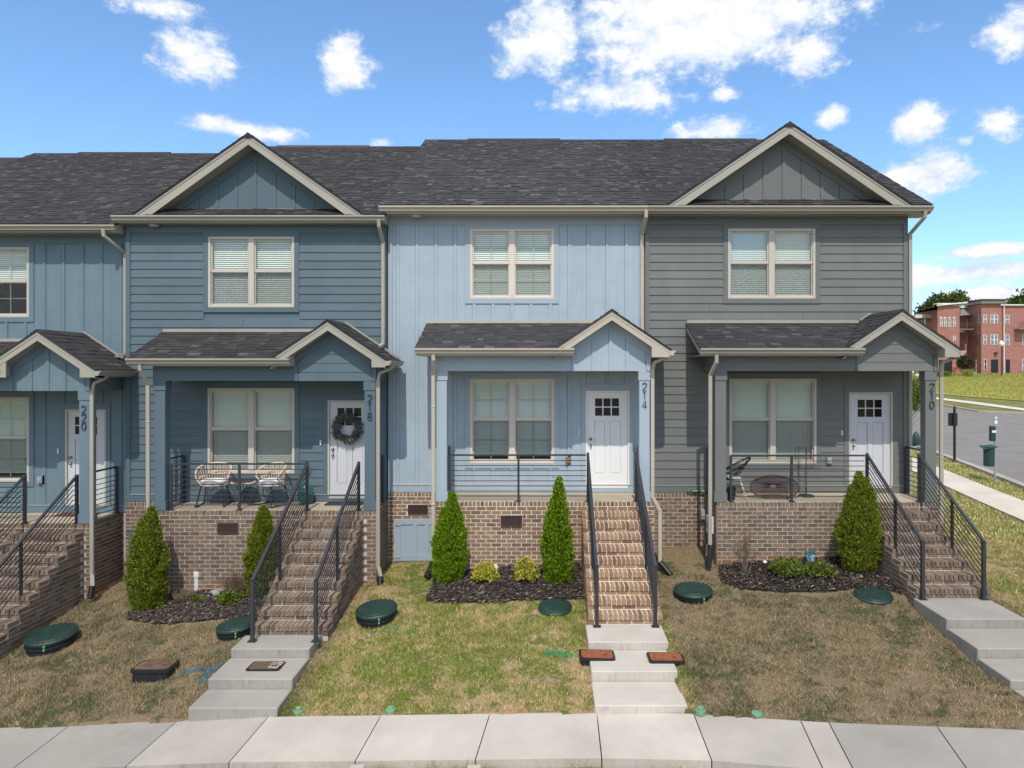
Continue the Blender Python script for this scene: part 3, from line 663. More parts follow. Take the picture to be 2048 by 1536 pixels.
class Bricks:
    """collects bricks as (centre, size, turned); the nearest 300 become objects, the rest one joined part"""
    def __init__(s, key): s.l = []; s.key = key
    def add(s, c, size): s.l.append((Vector(c), size))
    def wall_front(s, x0, x1, z1, D, zb, holes=(), rowlock=True, clip=None, phase=0.0):
        top = z1
        if rowlock:
            n = max(1, round((x1-x0)/BH)); p = (x1-x0)/n
            for i in range(n): s.add((x0+(i+.5)*p, D+BD/2, z1-.046), (p-JW, BD, .092-JW))
            top -= .092
        r = 0
        while top - r*BH > zb(x0, x1) - .10:
            zt = top - r*BH; zc = zt - BH/2; x = x0 - (BW/2 if r % 2 else 0) - phase
            while x < x1 - .02:
                segs = [(max(x, x0), min(x+BW, x1))]
                for (a, b, c, d) in holes:
                    ns = []
                    for (u, v) in segs:
                        if zc < c or zc > d or v <= a or u >= b: ns.append((u, v)); continue
                        if u < a: ns.append((u, a))
                        if v > b: ns.append((b, v))
                    segs = ns
                for (u, v) in segs:
                    if v-u > .03 and (clip is None or clip((u+v)/2, zt)): s.add(((u+v)/2, D+BD/2, zc), (v-u-JW, BD, BH-JW))
                x += BW
            r += 1
    def wall_side(s, y0, y1, z1, X, sgn, zb, rowlock=True, clip=None):
        top = z1
        if rowlock:
            n = max(1, round((y1-y0)/BH)); p = (y1-y0)/n
            for i in range(n): s.add((X - sgn*BD/2, y0+(i+.5)*p, z1-.046), (BD, p-JW, .092-JW))
            top -= .092
        r = 0
        while top - r*BH > zb - .10:
            zt = top - r*BH; zc = zt - BH/2; y = y0 - (BW/2 if r % 2 else 0)
            while y < y1 - .02:
                u, v = max(y, y0), min(y+BW, y1)
                if v-u > .03 and (clip is None or clip(u, v, zt)): s.add((X - sgn*BD/2, (u+v)/2, zc), (BD, v-u-JW, BH-JW))
                y += BW
            r += 1
    def build(s, parent, cap=295):
        l = sorted(s.l, key=lambda b: b[0].y + (0 if -1125*b[0].y/F < b[0].x*1.0 < 1000*b[0].y/F else 50))
        for c, sz in l[:cap]:
            o = inst('brick', random.choice(BMESH[s.key]), parent, c, (0,0,0), sz)
            if random.random() < .5: o.rotation_euler = (0, 0, math.pi)
        rest = l[cap:]
        if rest:
            m = MB()
            for c, sz in rest:
                j = [random.uniform(-.003, .003) for _ in range(6)]
                m.box(c.x-sz[0]/2+j[0]*(sz[0] > sz[1]), c.x+sz[0]/2+j[1]*(sz[0] > sz[1]), c.y-sz[1]/2, c.y+sz[1]/2, c.z-sz[2]/2+j[4]*(sz[1]<.15), c.z+sz[2]/2+j[5]*(sz[1]<.15))
            o = m.build('brickwork', M['brick_' + s.key], parent); o['kind'] = 'stuff'

SHM = []
def shinglemesh():
    me = bpy.data.meshes.new('shingle')
    me.from_pydata([(-.5,0,0),(.5,0,0),(.5,1,0),(-.5,1,0),(-.5,0,1),(.5,0,1),(.5,1,.15),(-.5,1,.15)], [], [(4,5,6,7),(0,1,5,4),(0,3,7,4),(1,2,6,5)])
    me.attributes.new('rnd', 'FLOAT', 'FACE'); return me
SH = {k: shinglemesh() for k in ('w', 'n')}
for k in SH: SH[k].materials.append(M['sh_'+k])
def shingle_plane(parent, mk, A, U, V, wdt, length, separate, clip=None, expo=.143, name='shingle', stuffname='shingles', capn=295):
    """A = eave corner, U = unit vector along the eave, V = unit vector up the slope"""
    A, U, V = Vector(A), Vector(U).normalized(), Vector(V).normalized(); N = U.cross(V).normalized()
    if N.z < 0: N = -N
    rows = int(math.ceil(length/expo)); m = MB(); cnt = 0
    for r in range(rows):
        x = -random.uniform(0, .3)
        v0 = r*expo; v1 = min(v0 + expo + .03, length)
        while x < wdt:
            w_ = random.choice((.12, .17, .2, .26, .33) if separate else (.08, .11, .14, .18, .23)); a, b = max(x, 0), min(x+w_, wdt); x += w_
            if b-a < .03: continue
            if clip and not clip((a+b)/2, v0+expo/2): continue
            th = random.choice((.006, .011, .015))
            c = A + U*((a+b)/2) + V*(v0 - random.uniform(0, .006))
            if separate and cnt < capn:
                o = bpy.data.objects.new(name, SH[mk]); col.objects.link(o); o.parent = parent
                mat = Matrix((U*(b-a-.004), V*(v1-v0), N*th)).transposed().to_4x4()
                if U.cross(V).z < 0: pass
                mat.translation = c - ORG[parent.name]; o.matrix_local = mat; cnt += 1
            else:
                p0 = A + U*(a+.002) + V*v0; p1 = A + U*(b-.002) + V*v0; q0 = p0 + V*(v1-v0); q1 = p1 + V*(v1-v0)
                m._add([p0, p1, q1, q0, p0+N*th, p1+N*th, q1+N*th*.15, q0+N*th*.15], [(4,5,6,7),(0,1,5,4),(0,3,7,4),(1,2,6,5)])
    if m.v:
        o = m.build(stuffname, M['sh_'+mk], parent); o['kind'] = 'stuff'

# ================================================================== a town house
def cells(x0, x1, z0, z1, holes):
    xs = sorted(set([x0, x1] + [min(max(h[i], x0), x1) for h in holes for i in (0, 1)])); zs_ = sorted(set([z0, z1] + [min(max(h[i], z0), z1) for h in holes for i in (2, 3)]))
    outl = []
    for a, b in zip(xs[:-1], xs[1:]):
        for c, d in zip(zs_[:-1], zs_[1:]):
            mx_, mz = (a+b)/2, (c+d)/2
            if not any(h[0] < mx_ < h[1] and h[2] < mz < h[3] for h in holes): outl.append((a, b, c, d))
    return outl

def window(par, x0, x1, z0, z1, D, U, grid_, lower_screen=True, blind_lo=None):
    fr, trm, bl = U['vinyl'], U['trim'], U['blind']
    win = MB(); f = .055
    mx_ = (x0+x1)/2; mz = (z0+z1)/2 - (.0 if (z1-z0) < 1.6 else -.02)
    for (a, b, c, d) in ((x0, x0+f, z0, z1), (x1-f, x1, z0, z1), (x0+f, x1-f, z1-f, z1), (x0+f, x1-f, z0, z0+f), (mx_-.062, mx_+.062, z0+f, z1-f)):
        win.box(a, b, D-.034, D+.05, c, d)
    w_ = win.build('window', fr, par, bevel=.006)
    for (a, b) in ((x0+f, mx_-.062), (mx_+.062, x1-f)):
        for up in (1, 0):
            s = MB(); zz0, zz1 = (mz, z1-f) if up else (z0+f, mz+.0)
            e = .028; dd = D+.004 if up else D+.022
            zl = zz0 + (.0 if up else 0)
            rail_lo = .062 if up else .035
            s.box(a, a+e, dd, dd+.03, zz0, zz1); s.box(b-e, b, dd, dd+.03, zz0, zz1); s.box(a+e, b-e, dd, dd+.03, zz1-(e if up else .02), zz1); s.box(a+e, b-e, dd-.01*up, dd+.03, zz0, zz0+rail_lo)
            s.build('sash', fr, w_)
            ga, gb, gc, gd = a+e, b-e, zz0+rail_lo, zz1-(e if up else .02)
            MB().box(ga, gb, dd+.012, dd+.016, gc, gd).build('pane', M['glass'], w_)
            if grid_:
                g = MB(); c_ = (ga+gb)/2; g.box(c_-.009, c_+.009, dd+.018, dd+.024, gc, gd); zc = (gc+gd)/2; g.box(ga, gb, dd+.019, dd+.025, zc-.008, zc+.008); g.build('muntin', M['muntin'], w_)
            if not up: MB().box(ga-.01, gb+.01, dd-.013, dd-.011, gc, gd).build('insect_screen', M['screen'], w_)
        bm = MB(); z = z1-f-.03; zmin = z0+f+.01 if blind_lo is None else blind_lo
        bm.box(a+.01, b-.01, D+.065, D+.105, z1-f-.045, z1-f)
        while z > zmin:
            bm.hexa([(a+.012, D+.072, z-.017), (b-.012, D+.072, z-.017), (b-.012, D+.094, z+.021), (a+.012, D+.094, z+.021)],
                    [(a+.012, D+.072, z-.019), (b-.012, D+.072, z-.019), (b-.012, D+.094, z+.019), (a+.012, D+.094, z+.019)]); z -= .043
        for q in (.14, .86): bm.box(a+(b-a)*q-.002, a+(b-a)*q+.002, D+.069, D+.071, zmin, z1-f)
        o = bm.build('blind', bl, w_); o['kind'] = 'stuff'
    return w_

def door(par, x0, x1, z0, z1, D, U, wreath=False):
    fr = MB(); f = .035
    fr.box(x0, x0+f, D-.03, D+.06, z0, z1); fr.box(x1-f, x1, D-.03, D+.06, z0, z1); fr.box(x0+f, x1-f, D-.03, D+.06, z1-f, z1); fr.box(x0+f, x1-f, D-.045, D+.06, z0-.03, z0+.012)
    fr.build('door_frame', U['doorframe'], par)
    a, b, c, d = x0+f+.004, x1-f-.004, z0+.015, z1-f-.004
    W_ = b-a; H_ = d-c
    gx0, gx1, gz0, gz1 = a+W_*.175, b-W_*.195, c+H_*.745, c+H_*.945
    pz0, pz1 = c+H_*.135, c+H_*.69; pmx = (a+b)/2
    holes = [(gx0, gx1, gz0, gz1), (a+.15, pmx-.055, pz0, pz1), (pmx+.055, b-.15, pz0, pz1)]
    m = MB()
    for q in cells(a, b, c, d, holes): m.box(q[0], q[1], D+.008, D+.04, q[2], q[3])
    m.box(a, b, D+.0405, D+.048, c, d)
    dr = m.build('door', U['door'], par)
    for h in holes[1:]:
        m = MB(); m.box(h[0]+.008, h[1]-.008, D+.0185, D+.0403, h[2]+.008, h[3]-.008); m.build('panel', U['door'], dr)
    cw, ch = (gx1-gx0)/3, (gz1-gz0)/2
    for i in range(3):
        for j in range(2): MB().box(gx0+i*cw+.012, gx0+(i+1)*cw-.012, D+.020, D+.026, gz0+j*ch+.012, gz0+(j+1)*ch-.012).build('pane', M['darkpane'], dr)
    m = MB(); m.box(gx0, gx1, D+.028, D+.040, gz0, gz1); m.build('glazing_backing', M['dark'], dr)
    m = MB()
    for i in range(4): m.box(gx0+i*cw-(.012 if i else 0), gx0+i*cw+(.012 if i < 3 else 0), D+.006, D+.0275, gz0, gz1)
    for j in range(3): m.box(gx0+.012, gx1-.012, D+.007, D+.0275, gz0+j*ch-(.012 if j else 0), gz0+j*ch+(.012 if j < 2 else 0))
    m.build('glazing_bar', U['door'], dr)
    for (zz, r) in ((c+H_*.50, .030), (c+H_*.435, .026)):
        m = MB(); xk = a+.07
        m.tube([(xk, D+.008, zz), (xk, D-.012, zz)], r, 14); m.tube([(xk, D-.012, zz), (xk, D-.05, zz)], r*.75, 12, r2=r*.9)
        m.build('deadbolt' if r > .028 else 'door_knob', M['nickel'], dr, smooth=True)
    return dr

def digit(par, ch, x, D, ztop, h=.142, w_=.082):
    S = {'2': [(0,.78),(.08,.92),(.3,1),(.7,1),(.92,.9),(1,.75),(.92,.58),(0,0),(1,0)], '1': [(.25,.86),(.55,1),(.55,0)], '4': [(1,.28),(0,.28),(.72,1),(.72,0)],
         '0': 'o', '8': '8'}[ch]
    m = MB()
    def st(pts, closed=False): m.tube([(x-w_/2+p[0]*w_, D-.018, ztop-h+p[1]*h) for p in pts], .0085, 6, closed)
    circ = lambda cx, cz, rx, rz: [(cx+rx*math.cos(t*math.pi/8), cz+rz*math.sin(t*math.pi/8)) for t in range(16)]
    if S == 'o': st(circ(.5, .5, .5, .5), True)
    elif S == '8': st(circ(.5, .74, .38, .25), True); st(circ(.5, .26, .48, .26), True)
    else: st(S)
    return m.build('house_number', M['number'], par)

def downspout(par, pts, U, w_=.075, d=.055, straps=()):
    m = MB()
    for a, b in zip(pts[:-1], pts[1:]):
        a_, b_ = Vector(a), Vector(b); t = (b_-a_).normalized(); m.bar(a_ - t*.012, b_ + t*.012, w_, d)
    for z in straps: m.box(pts[-2][0]-w_/2-.006, pts[-2][0]+w_/2+.006, pts[-2][1]-d/2-.004, pts[-2][1]+d/2+.01, z, z+.03)
    return m.build('downspout', U['trimb'], par, bevel=.008)
def hose(par, a, b):
    m = MB(); a, b = Vector(a), Vector(b); n = 9; pts = [a.lerp(b, i/n) for i in range(n+1)]
    for i in range(n): m.tube([pts[i], pts[i].lerp(pts[i+1], .55)], .062, 10); m.tube([pts[i].lerp(pts[i+1], .5), pts[i+1]], .05, 10)
    return m.build('drain_hose', M['black'], par)
def gutter_x(par, x0, x1, D, z, U, name='gutter', h=.105):
    # ogee trough along x: front lip at D, top at z
    prof = [(D, z), (D+.012, z), (D+.012, z-.012), (D+.115, z-.012), (D+.115, z-h), (D+.045, z-h), (D+.030, z-h*.62), (D+.006, z-h*.36), (D, z-h*.30)]
    return MB().prism_x(prof, x0, x1).build(name, U['trimb'], par)
def gutter_y(par, y0, y1, X, z, sgn, U):
    prof = [(X, z), (X-sgn*.012, z), (X-sgn*.012, z-.012), (X-sgn*.115, z-.012), (X-sgn*.115, z-.105), (X-sgn*.045, z-.105), (X-sgn*.03, z-.065), (X-sgn*.006, z-.038), (X, z-.03)]
    return MB().prism_y(prof, y0, y1).build('gutter', U['trimb'], par)

SIDING_TOP = 9.2
def house(k, label, x0, x1, Dw, dz, style, wx0, wx1, lwx0, lwx1, dx0, dx1, postL, postR, gxc, roofL, U, main_gable=None, eave=None, zfl=None, porchL=None, porchR=None, ridge_ext=0.0):
    base = Vector(((x0+x1)/2, Dw, zfl - 1.3)); H = thing('town_house', label, 'house', base, 'row of town houses')
    wall_m, trim = U['wall'], U['trim']
    zb = zfl+.01                              # bottom of the siding band
    zt = 9.37+dz                              # soffit
    uw = (wx0, wx1, 7.596+dz, 9.12+dz); lw = (lwx0, lwx1, 4.025+dz, 5.866+dz); dr = (dx0, dx1, 3.53+dz, 5.60+dz)
    if k == '210': dr = (dx0, dx1, 3.53, 5.57)
    holes = [uw, lw, dr]
    # sheathing behind the siding, the rest of the box of the house and the dark rooms
    m = MB()
    for q in cells(x0, x1, zb, zt, holes): m.box(q[0], q[1], Dw+.002, Dw+.12, q[2], q[3])
    m.build('wall', trim, H)
    m = MB(); m.box(x0+.01, x1-.01, Dw+.45, 26.2, 1.2, zt); m.box(x0+.01, x0+.02, Dw+.12, Dw+.45, 1.2, zt); m.box(x1-.02, x1-.01, Dw+.12, Dw+.45, 1.2, zt); m.build('house_body', M['dark'] if k not in ('210',) else U['trim'], H)
    if k == '210': MB().box(x1-.012, x1+.0, Dw+.06, 26.2, 1.6, zt).build('side_wall', trim, H)
    cs = .09                                  # casings round the openings
    for (h, top, bot) in ((uw, .17, .10), (lw, .13, .10), (dr, .14, 0)):
        m = MB(); a, b, c, d = h; e = .10
        m.box(a-e, a, Dw-.034, Dw+.03, c-bot, d+top); m.box(b, b+e, Dw-.034, Dw+.03, c-bot, d+top); m.box(a, b, Dw-.0345, Dw+.03, d, d+top)
        if bot: m.box(a, b, Dw-.0345, Dw+.03, c-bot, c)
        m.build('window_casing' if bot else 'door_casing', trim, H)
    cas = [(uw[0]-.10, uw[1]+.10, uw[2]-.10, uw[3]+.17), (lw[0]-.10, lw[1]+.10, lw[2]-.10, lw[3]+.13), (dr[0]-.10, dr[1]+.10, dr[2]-.6, dr[3]+.14)]
    window(H, *uw, Dw, U, style == 'bb', blind_lo=(uw[2]+.78 if k == '220' else None)); window(H, *lw, Dw, U, style == 'bb', blind_lo=(lw[2]+.20 if style == 'bb' else None))
    door(H, *dr, Dw, U)
    # corner boards, frieze and base band
    MB().box(x0+.006, x0+.10, Dw-.038, Dw+.002, zb, zt).build('corner_board', trim, H)
    MB().box(x1-.10, x1-.006, Dw-.038, Dw+.002, zb, zt).build('corner_board', trim, H)
    fz = zt-.17 if style == 'bb' else zt-.17
    MB().box(x0+.10, x1-.10, Dw-.036, Dw+.002, fz, zt).build('frieze_board', trim, H)
    band0, band1 = zb, zb+.145
    MB().box(x0+.10, x1-.10, Dw-.040, Dw+.002, band0, band1).build('base_board', trim, H)
    MB().box(x0+.10, x1-.10, Dw-.052, Dw+.002, band1, band1+.012).build('drip_cap', U['trimb'], H)
    sx0, sx1 = x0+.10, x1-.10
    if style == 'lap':
        e = .1792; z = band1+.012; n = 0
        while z < fz-.01:
            z1_ = min(z+e, fz); segs = [(sx0, sx1)]
            for (a, b, c, d) in cas:
                if z1_ <= c+.01 or z >= d-.01: continue
                ns = []
                for (u, v) in segs:
                    if v <= a or u >= b: ns.append((u, v)); continue
                    if u < a: ns.append((u, a))
                    if v > b: ns.append((b, v))
                segs = ns
            for (u, v) in segs:
                if v-u < .02: continue
                if v-u > 2.2 and random.random() < .5:
                    w0 = u + random.uniform(.6, v-u-.6); MB().prism_x([(Dw-.025, z), (Dw-.006, z1_+.02), (Dw+.001, z1_+.02), (Dw+.001, z+.001)], u, w0-.002).build('siding_board', wall_m, H); u = w0+.002
                MB().prism_x([(Dw-.025, z), (Dw-.006, z1_+.02), (Dw+.001, z1_+.02), (Dw+.001, z+.001)], u, v).build('siding_board', wall_m, H)
            z += e
    else:
        MB_ = []
        ph = wx0 - .735; xk = ph; p = .413
        while xk > sx0+.05: xk -= p
        edges = []; x = xk + p
        while x < sx1-.03: edges.append(x); x += p
        for q in cells(sx0, sx1, band1+.012, fz, cas):
            pass
        bounds = [sx0] + edges + [sx1]
        for a, b in zip(bounds[:-1], bounds[1:]):
            for q in cells(a, b, band1+.012, fz, cas):
                MB().box(q[0], q[1]-(.040 if b != sx1 else 0) if q[1] == b else q[1]-.003, Dw-.012, Dw+.002, q[2], q[3]).build('board', wall_m, H)
        for e_ in edges:
            for q in cells(e_-.031, e_+.031, band1+.012, fz, cas):
                if q[1]-q[0] > .02 and q[3]-q[2] > .02: MB().box(q[0], q[1], Dw-.030, Dw+.0025, q[2], q[3]-.003).build('batten', wall_m, H)
    # ---------------- foundation
    Bk = Bricks(U['bk']); fd = MB()
    gmin = lambda a, b: min(float(G(a, Dw-.1)), float(G(b, Dw-.1)))
    gf = lambda a, b: min(float(G(a, DF-.1)), float(G(b, DF-.1)))
    fd.box(x0+.005, x1-.005, Dw-.035+.004, Dw+.45, 1.0, zb-.014)
    holes2 = []
    vent_list = []
    if k == '214':
        holes2 = [(-3.27, -2.35, 1.90, 2.83), (-2.97, -2.535, 2.925, 3.135)]; vent_list.append((-2.97, -2.535, 2.925, 3.135, Dw-.035))
    if k == '218': holes2 = [(-8.93, -8.2, 1.98, 2.58)]
    fl0, fl1 = (x0+.005, porchL) ; 
    Bk.wall_front(fl0, porchL, zb-.012, Dw-.035, gmin, holes2)
    # porch front and its returns
    sx0_, sx1_, sfl, nr, sD = ST[k]
    fv = {'214': (-.89, -.455, 2.905, 3.132), '218': (-6.575, -6.16, 2.77, 2.98)}.get(k)
    if fv: vent_list.append((*fv, DF))
    ftop = zfl
    clipf = lambda xx, zz: not (sx0_+.02 < xx < sx1_-.02 and zz < zfl - .15)
    Bk.wall_front(porchL, porchR, ftop, DF, gf, [fv] if fv else [], clip=clipf)
    if k in ('218', '220'): Bk.wall_side(DF+BD, Dw-.035, ftop, porchR, 1, float(G(porchR, 14.8)))
    if k in ('210', '214'): Bk.wall_side(DF+BD, Dw-.035, ftop, porchL, -1, float(G(porchL, 14.8)))
    fd.box(porchL+.004, porchR-.004, DF+.004, Dw-.03, 1.0, zfl-.06)
    fw = fd.build('foundation_wall', U['mortar'], H)
    Bk.build(fw)
    MB().box(porchL+.10, porchR-.10, DF+.10, Dw-.034, zfl-.055, zfl+.002).build('porch_floor', M['floorc'], H)
    MB().box(porchL+.012, porchR-.012, DF+.012, DF+.10, zfl-.058, zfl-.008).build('porch_edge', U['mortar'], H)
    for (a, b, c, d, DD) in vent_list:
        m = MB(); m.box(a, b, DD-.026, DD+.03, d-.018, d); m.box(a, b, DD-.026, DD+.03, c, c+.014); m.box(a, a+.014, DD-.025, DD+.03, c+.014, d-.018); m.box(b-.014, b, DD-.025, DD+.03, c+.014, d-.018)
        v = m.build('foundation_vent', M['ventm'], H); MB().box(a+.014, b-.014, DD-.001, DD+.003, c+.014, d-.018).build('vent_backing', M['dark'], v)
        n = 11
        for i in range(n):
            xx = a+.014 + (i+.5)*(b-a-.028)/n; MB().box(xx-.009, xx+.009, DD-.022, DD-.004, c+.014, d-.018).build('vent_bar', M['ventm'], v)
    # ---------------- posts, beam, ceiling
    zB = 6.03+dz; zBt = 6.33+dz; PD = DF+.005
    for side, (a, b) in enumerate((postL, postR)):
        m = MB(); m.box(a, b, PD+.012, PD+.215, zfl+.19, zB-.19); po = m.build('porch_post', trim, H, bevel=.005)
        MB().box(a-.018, b+.018, PD-.002, PD+.23, zfl, zfl+.19).build('post_base', trim, po, bevel=.004)
        MB().box(a-.018, b+.018, PD-.002, PD+.23, zB-.19, zB).build('post_cap', trim, po, bevel=.004)
    gL = gxc-.775                                      # left edge of the little gable's wall
    xr = postR[1]+.018
    MB().box(postL[0]-.018, gL, PD+.0, PD+.22, zB, zBt).build('porch_beam', trim, H)
    MB().box(postL[0]-.018, xr, PD+.22, PD+.24, zB, zBt).build('beam_back', trim, H)
    MB().box(postL[0]-.018, postL[0]+.02, PD+.24, Dw-.03, zB, zBt).build('side_beam', trim, H)
    MB().box(xr-.06, xr-.02, PD+.24, Dw-.03, zB, zBt).build('side_beam', trim, H)
    MB().box(postL[0], xr-.06, PD+.24, Dw-.03, zBt-.03, zBt-.01).build('porch_ceiling', U['soffit'], H)
    # little gable wall
    apz = 7.244+dz; gR = xr
    slope = .667
    zr = lambda x: apz - .20 - slope*abs(x-gxc)
    mm = MB(); mm.prism_y([(gL, zB), (gR, zB), (gR, zr(gR)), (gxc, zr(gxc)), (gL, zr(gL))], PD+.012, PD+.22); mm.build('gable_wall', trim, H)
    e = .0
    tw = .14
    ins = lambda x, t: zr(x) - t*1.2
    if style == 'bb':
        for xx in (gxc-.34, gxc, gxc+.34):
            MB().box(xx-.033, xx+.033, PD-.016, PD+.013, zB+.0, ins(xx, tw)-.003).build('gable_batten', wall_m, H)
        bs2 = [gL+.07, gxc-.34, gxc, gxc+.34, gR-.07]
        for a, b in zip(bs2[:-1], bs2[1:]):
            b -= .040
            pts = [(a, zB), (b, zB), (b, zr(b)-.04), (a, zr(a)-.04)]
            MB().prism_y(pts, PD+.0, PD+.0125).build('gable_board', wall_m, H)
    else:
        z = zB+.0
        while z < zr(gxc)-tw*1.2:
            z1_ = min(z+.18, zr(gxc)-tw*1.2)
            def xs_at(zz): return gxc - (zr(gxc)-zz)/slope, gxc + (zr(gxc)-zz)/slope
            l0, r0 = xs_at(z+.16); l1, r1 = xs_at(z1_+.16)
            a0, b0, a1, b1 = max(gL+.09, l0), min(gR-.09, r0), max(gL+.09, l1), min(gR-.09, r1)
            if b1 > a1: MB().hexa([(a0, PD-.008, z), (b0, PD-.008, z), (b1, PD+.003, z1_+.008), (a1, PD+.003, z1_+.008)], [(a0, PD+.0125, z), (b0, PD+.0125, z), (b1, PD+.0125, z1_+.008), (a1, PD+.0125, z1_+.008)]).build('gable_siding_board', wall_m, H)
            z += .18
    # raking trim boards on the gable wall
    for sg in (-1, 1):
        ed = gL if sg < 0 else gR
        MB().prism_y([(gxc, zr(gxc)), (gxc, zr(gxc)-tw*1.2), (ed, zr(ed)-tw*1.2), (ed, zr(ed))], PD-.020, PD+.0125).build('gable_trim', trim, H)
        a, b = (gL, gL+.085) if sg < 0 else (gR-.085, gR)
        MB().box(a, b, PD-.0195, PD+.0125, zB, zr(a if sg < 0 else b)-tw*1.2+.005).build('gable_trim', trim, H)
    # ---------------- porch roof
    FD = 13.98; zl = 6.477+dz
    gfL, gfR = gxc-1.135, gxc+1.135
    zwall = 7.09+dz
    sl_len = math.hypot(Dw-FD, zwall-zl-.02); V = Vector((0, Dw-FD, zwall-zl-.02)).normalized()
    m = MB(); m.hexa([(roofL, FD-.01, zl+.0), (gxc-1.12, FD-.01, zl+.0), (gxc-.22, Dw, zwall-.01), (roofL, Dw, zwall-.01)], [(roofL, FD-.01, zl-.03), (gxc-1.12, FD-.01, zl-.03), (gxc-.22, Dw, zwall-.05), (roofL, Dw, zwall-.05)])
    pr = m.build('porch_roof', M['sh_'+U['sh']], H)
    shingle_plane(pr, U['sh'], (roofL-.01, FD-.02, zl+.002), (1,0,0), V, gxc-roofL-.0, sl_len, True, clip=lambda u, v: (roofL+u) < gxc-1.12 + .92*v/sl_len)
    MB().box(roofL+.02, gxc-.2, Dw-.046, Dw-.033, zwall-.02, zwall+.045).build('roof_flashing', U['trimb'], H)
    # rake fascia at the left end and gutter, fascia, soffit along the front
    MB().prism_x([(FD+.0, zl-.14), (FD+.0, zl-.01), (Dw-.03, zwall-.05), (Dw-.03, zwall-.18)], roofL+.01, roofL+.035).build('rake_board', U['trimb'], H)
    gutter_x(H, roofL, gL+.03, FD-.085, zl, U)
    MB().box(roofL+.035, gL, FD+.03, FD+.055, zl-.15, zl-.012).build('fascia', U['trimb'], H)
    MB().box(roofL+.035, gL, FD+.055, PD, zl-.145, zl-.13).build('soffit', U['soffit'], H)
    MB().box(roofL+.035, postL[0]-.018, PD, Dw-.03, zl-.145, zl-.13).build('soffit', U['soffit'], H)
    # gable roof: two shingled slopes running back to the wall
    foot = 1.165; zf = apz-.0 - slope*foot
    for sg in (-1, 1):
        Uv = Vector((0, 1, 0)); Vv = Vector((-sg, 0, slope)).normalized(); ln = math.hypot(foot, slope*foot)
        m = MB(); xf = gxc+sg*foot
        m.hexa([(xf, FD-.03, zf-.012), (gxc, FD-.03, apz-.012), (gxc, Dw-.02, apz-.012), (xf, Dw-.02, zf-.012)], [(xf, FD-.03, zf-.05), (gxc, FD-.03, apz-.05), (gxc, Dw-.02, apz-.05), (xf, Dw-.02, zf-.05)])
        gr = m.build('gable_roof', M['sh_'+U['sh']], H)
        shingle_plane(gr, U['sh'], (xf+sg*.015, FD-.035, zf-.018), Uv, Vv, Dw-FD, ln, sg > 0)
        # fascia: deep board with a lighter crown strip
        t0, t1, t2 = .028, .10, .215
        X0, Z0 = gxc, apz; X1, Z1 = xf, zf
        MB().prism_y([(X0, Z0-.03), (X1, Z1-.03), (X1, Z1-t1), (X0, Z0-t1)], FD-.022, FD+.01).build('crown_fascia', U['trimb'], H)
        MB().prism_y([(X0, Z0-t1), (X1, Z1-t1), (X1-sg*.0, Z1-t1-.04) if sg > 0 else (X1, Z1-t1), (X1-sg*.20, Z1-t2+.14) if False else (X0+(X1-X0)*.86, Z0-t2+(Z1-Z0)*.86), (X0, Z0-t2)], FD-.012, FD+.012).build('gable_fascia', U['trimb'], H)
        # sloping soffit
        MB().hexa([(X0, FD+.01, Z0-t2+.02), (X1-sg*.03, FD+.01, Z1-t2+.02), (X1-sg*.03, PD+.012, Z1-t2+.02), (X0, PD+.012, Z0-t2+.02)], [(X0, FD+.01, Z0-t2+.03), (X1-sg*.03, FD+.01, Z1-t2+.03), (X1-sg*.03, PD+.012, Z1-t2+.03), (X0, PD+.012, Z0-t2+.03)]).build('gable_soffit', U['soffit'], H)
        m = MB(); m.tube([(gxc+sg*.05, FD-.03, apz+.0), (gxc+sg*.05, Dw-.03, apz)], .0, 3) if False else None
    for i in range(5):
        y0 = FD-.035 + i*(Dw-FD)/5; m = MB(); 
        m.prism_y([(gxc-.13, apz-.075), (gxc, apz+.012), (gxc+.13, apz-.075), (gxc+.13, apz-.09), (gxc, apz-.004), (gxc-.13, apz-.09)], y0, y0+(Dw-FD)/5+.02); m.build('ridge_shingle', M['sh_'+U['sh']], H)
    MB().box(gL-.06, gL+.028, FD+.031, PD+.01, zl-.15, zf+.16).build('fascia_end', U['trimb'], H)
    if k == '220': MB().prism_y([(gL-.25, zf-.165), (gL+.15, zf-.165), (gL+.15, zf+.20), (gL-.25, zf-.06)], FD-.005, FD+.03).build('eave_return', U['trimb'], H)
    # eave return box on the right of the little gable
    xe = gxc+foot
    m = MB(); m.prism_y([(gR-.02, zf-.165), (xe-.03, zf-.165), (xe-.03, zf-.06), (gR-.02, zf-.06+slope*(xe-.03-gR+.02))], FD-.016, PD+.008); m.build('eave_return', U['trimb'], H)
    MB().box(gR, xe-.05, FD+.03, Dw-.03, zf-.163, zf-.15).build('soffit', U['soffit'], H)
    MB().box(xe-.05, xe-.03, FD+.03, Dw-.03, zf-.163, zf-.04).build('fascia', U['trimb'], H)
    gutter_y(H, FD-.03, Dw-.04, xe+.088, zf-.025, 1, U)
    # sloping wall flashing where the gable roof meets the siding
    MB().prism_y([(gxc, apz+.05), (gxc, apz+.005), (gxc+foot, zf+.005), (gxc+foot, zf+.05)], Dw-.046, Dw-.032).build('roof_flashing', U['trimb'], H)
    MB().prism_y([(gxc, apz+.05), (gxc, apz+.005), (gxc-(apz-zwall)/slope, zwall+.0), (gxc-(apz-zwall)/slope, zwall+.045)], Dw-.046, Dw-.032).build('roof_flashing', U['trimb'], H)
    # ---------------- main roof
    ez0, ed0 = 9.53+dz, 14.97; rD, rz = 20.8, 12.81+dz
    ex0, ex1 = eave
    L = math.hypot(rD-ed0, rz-ez0); V = Vector((0, rD-ed0, rz-ez0)).normalized()
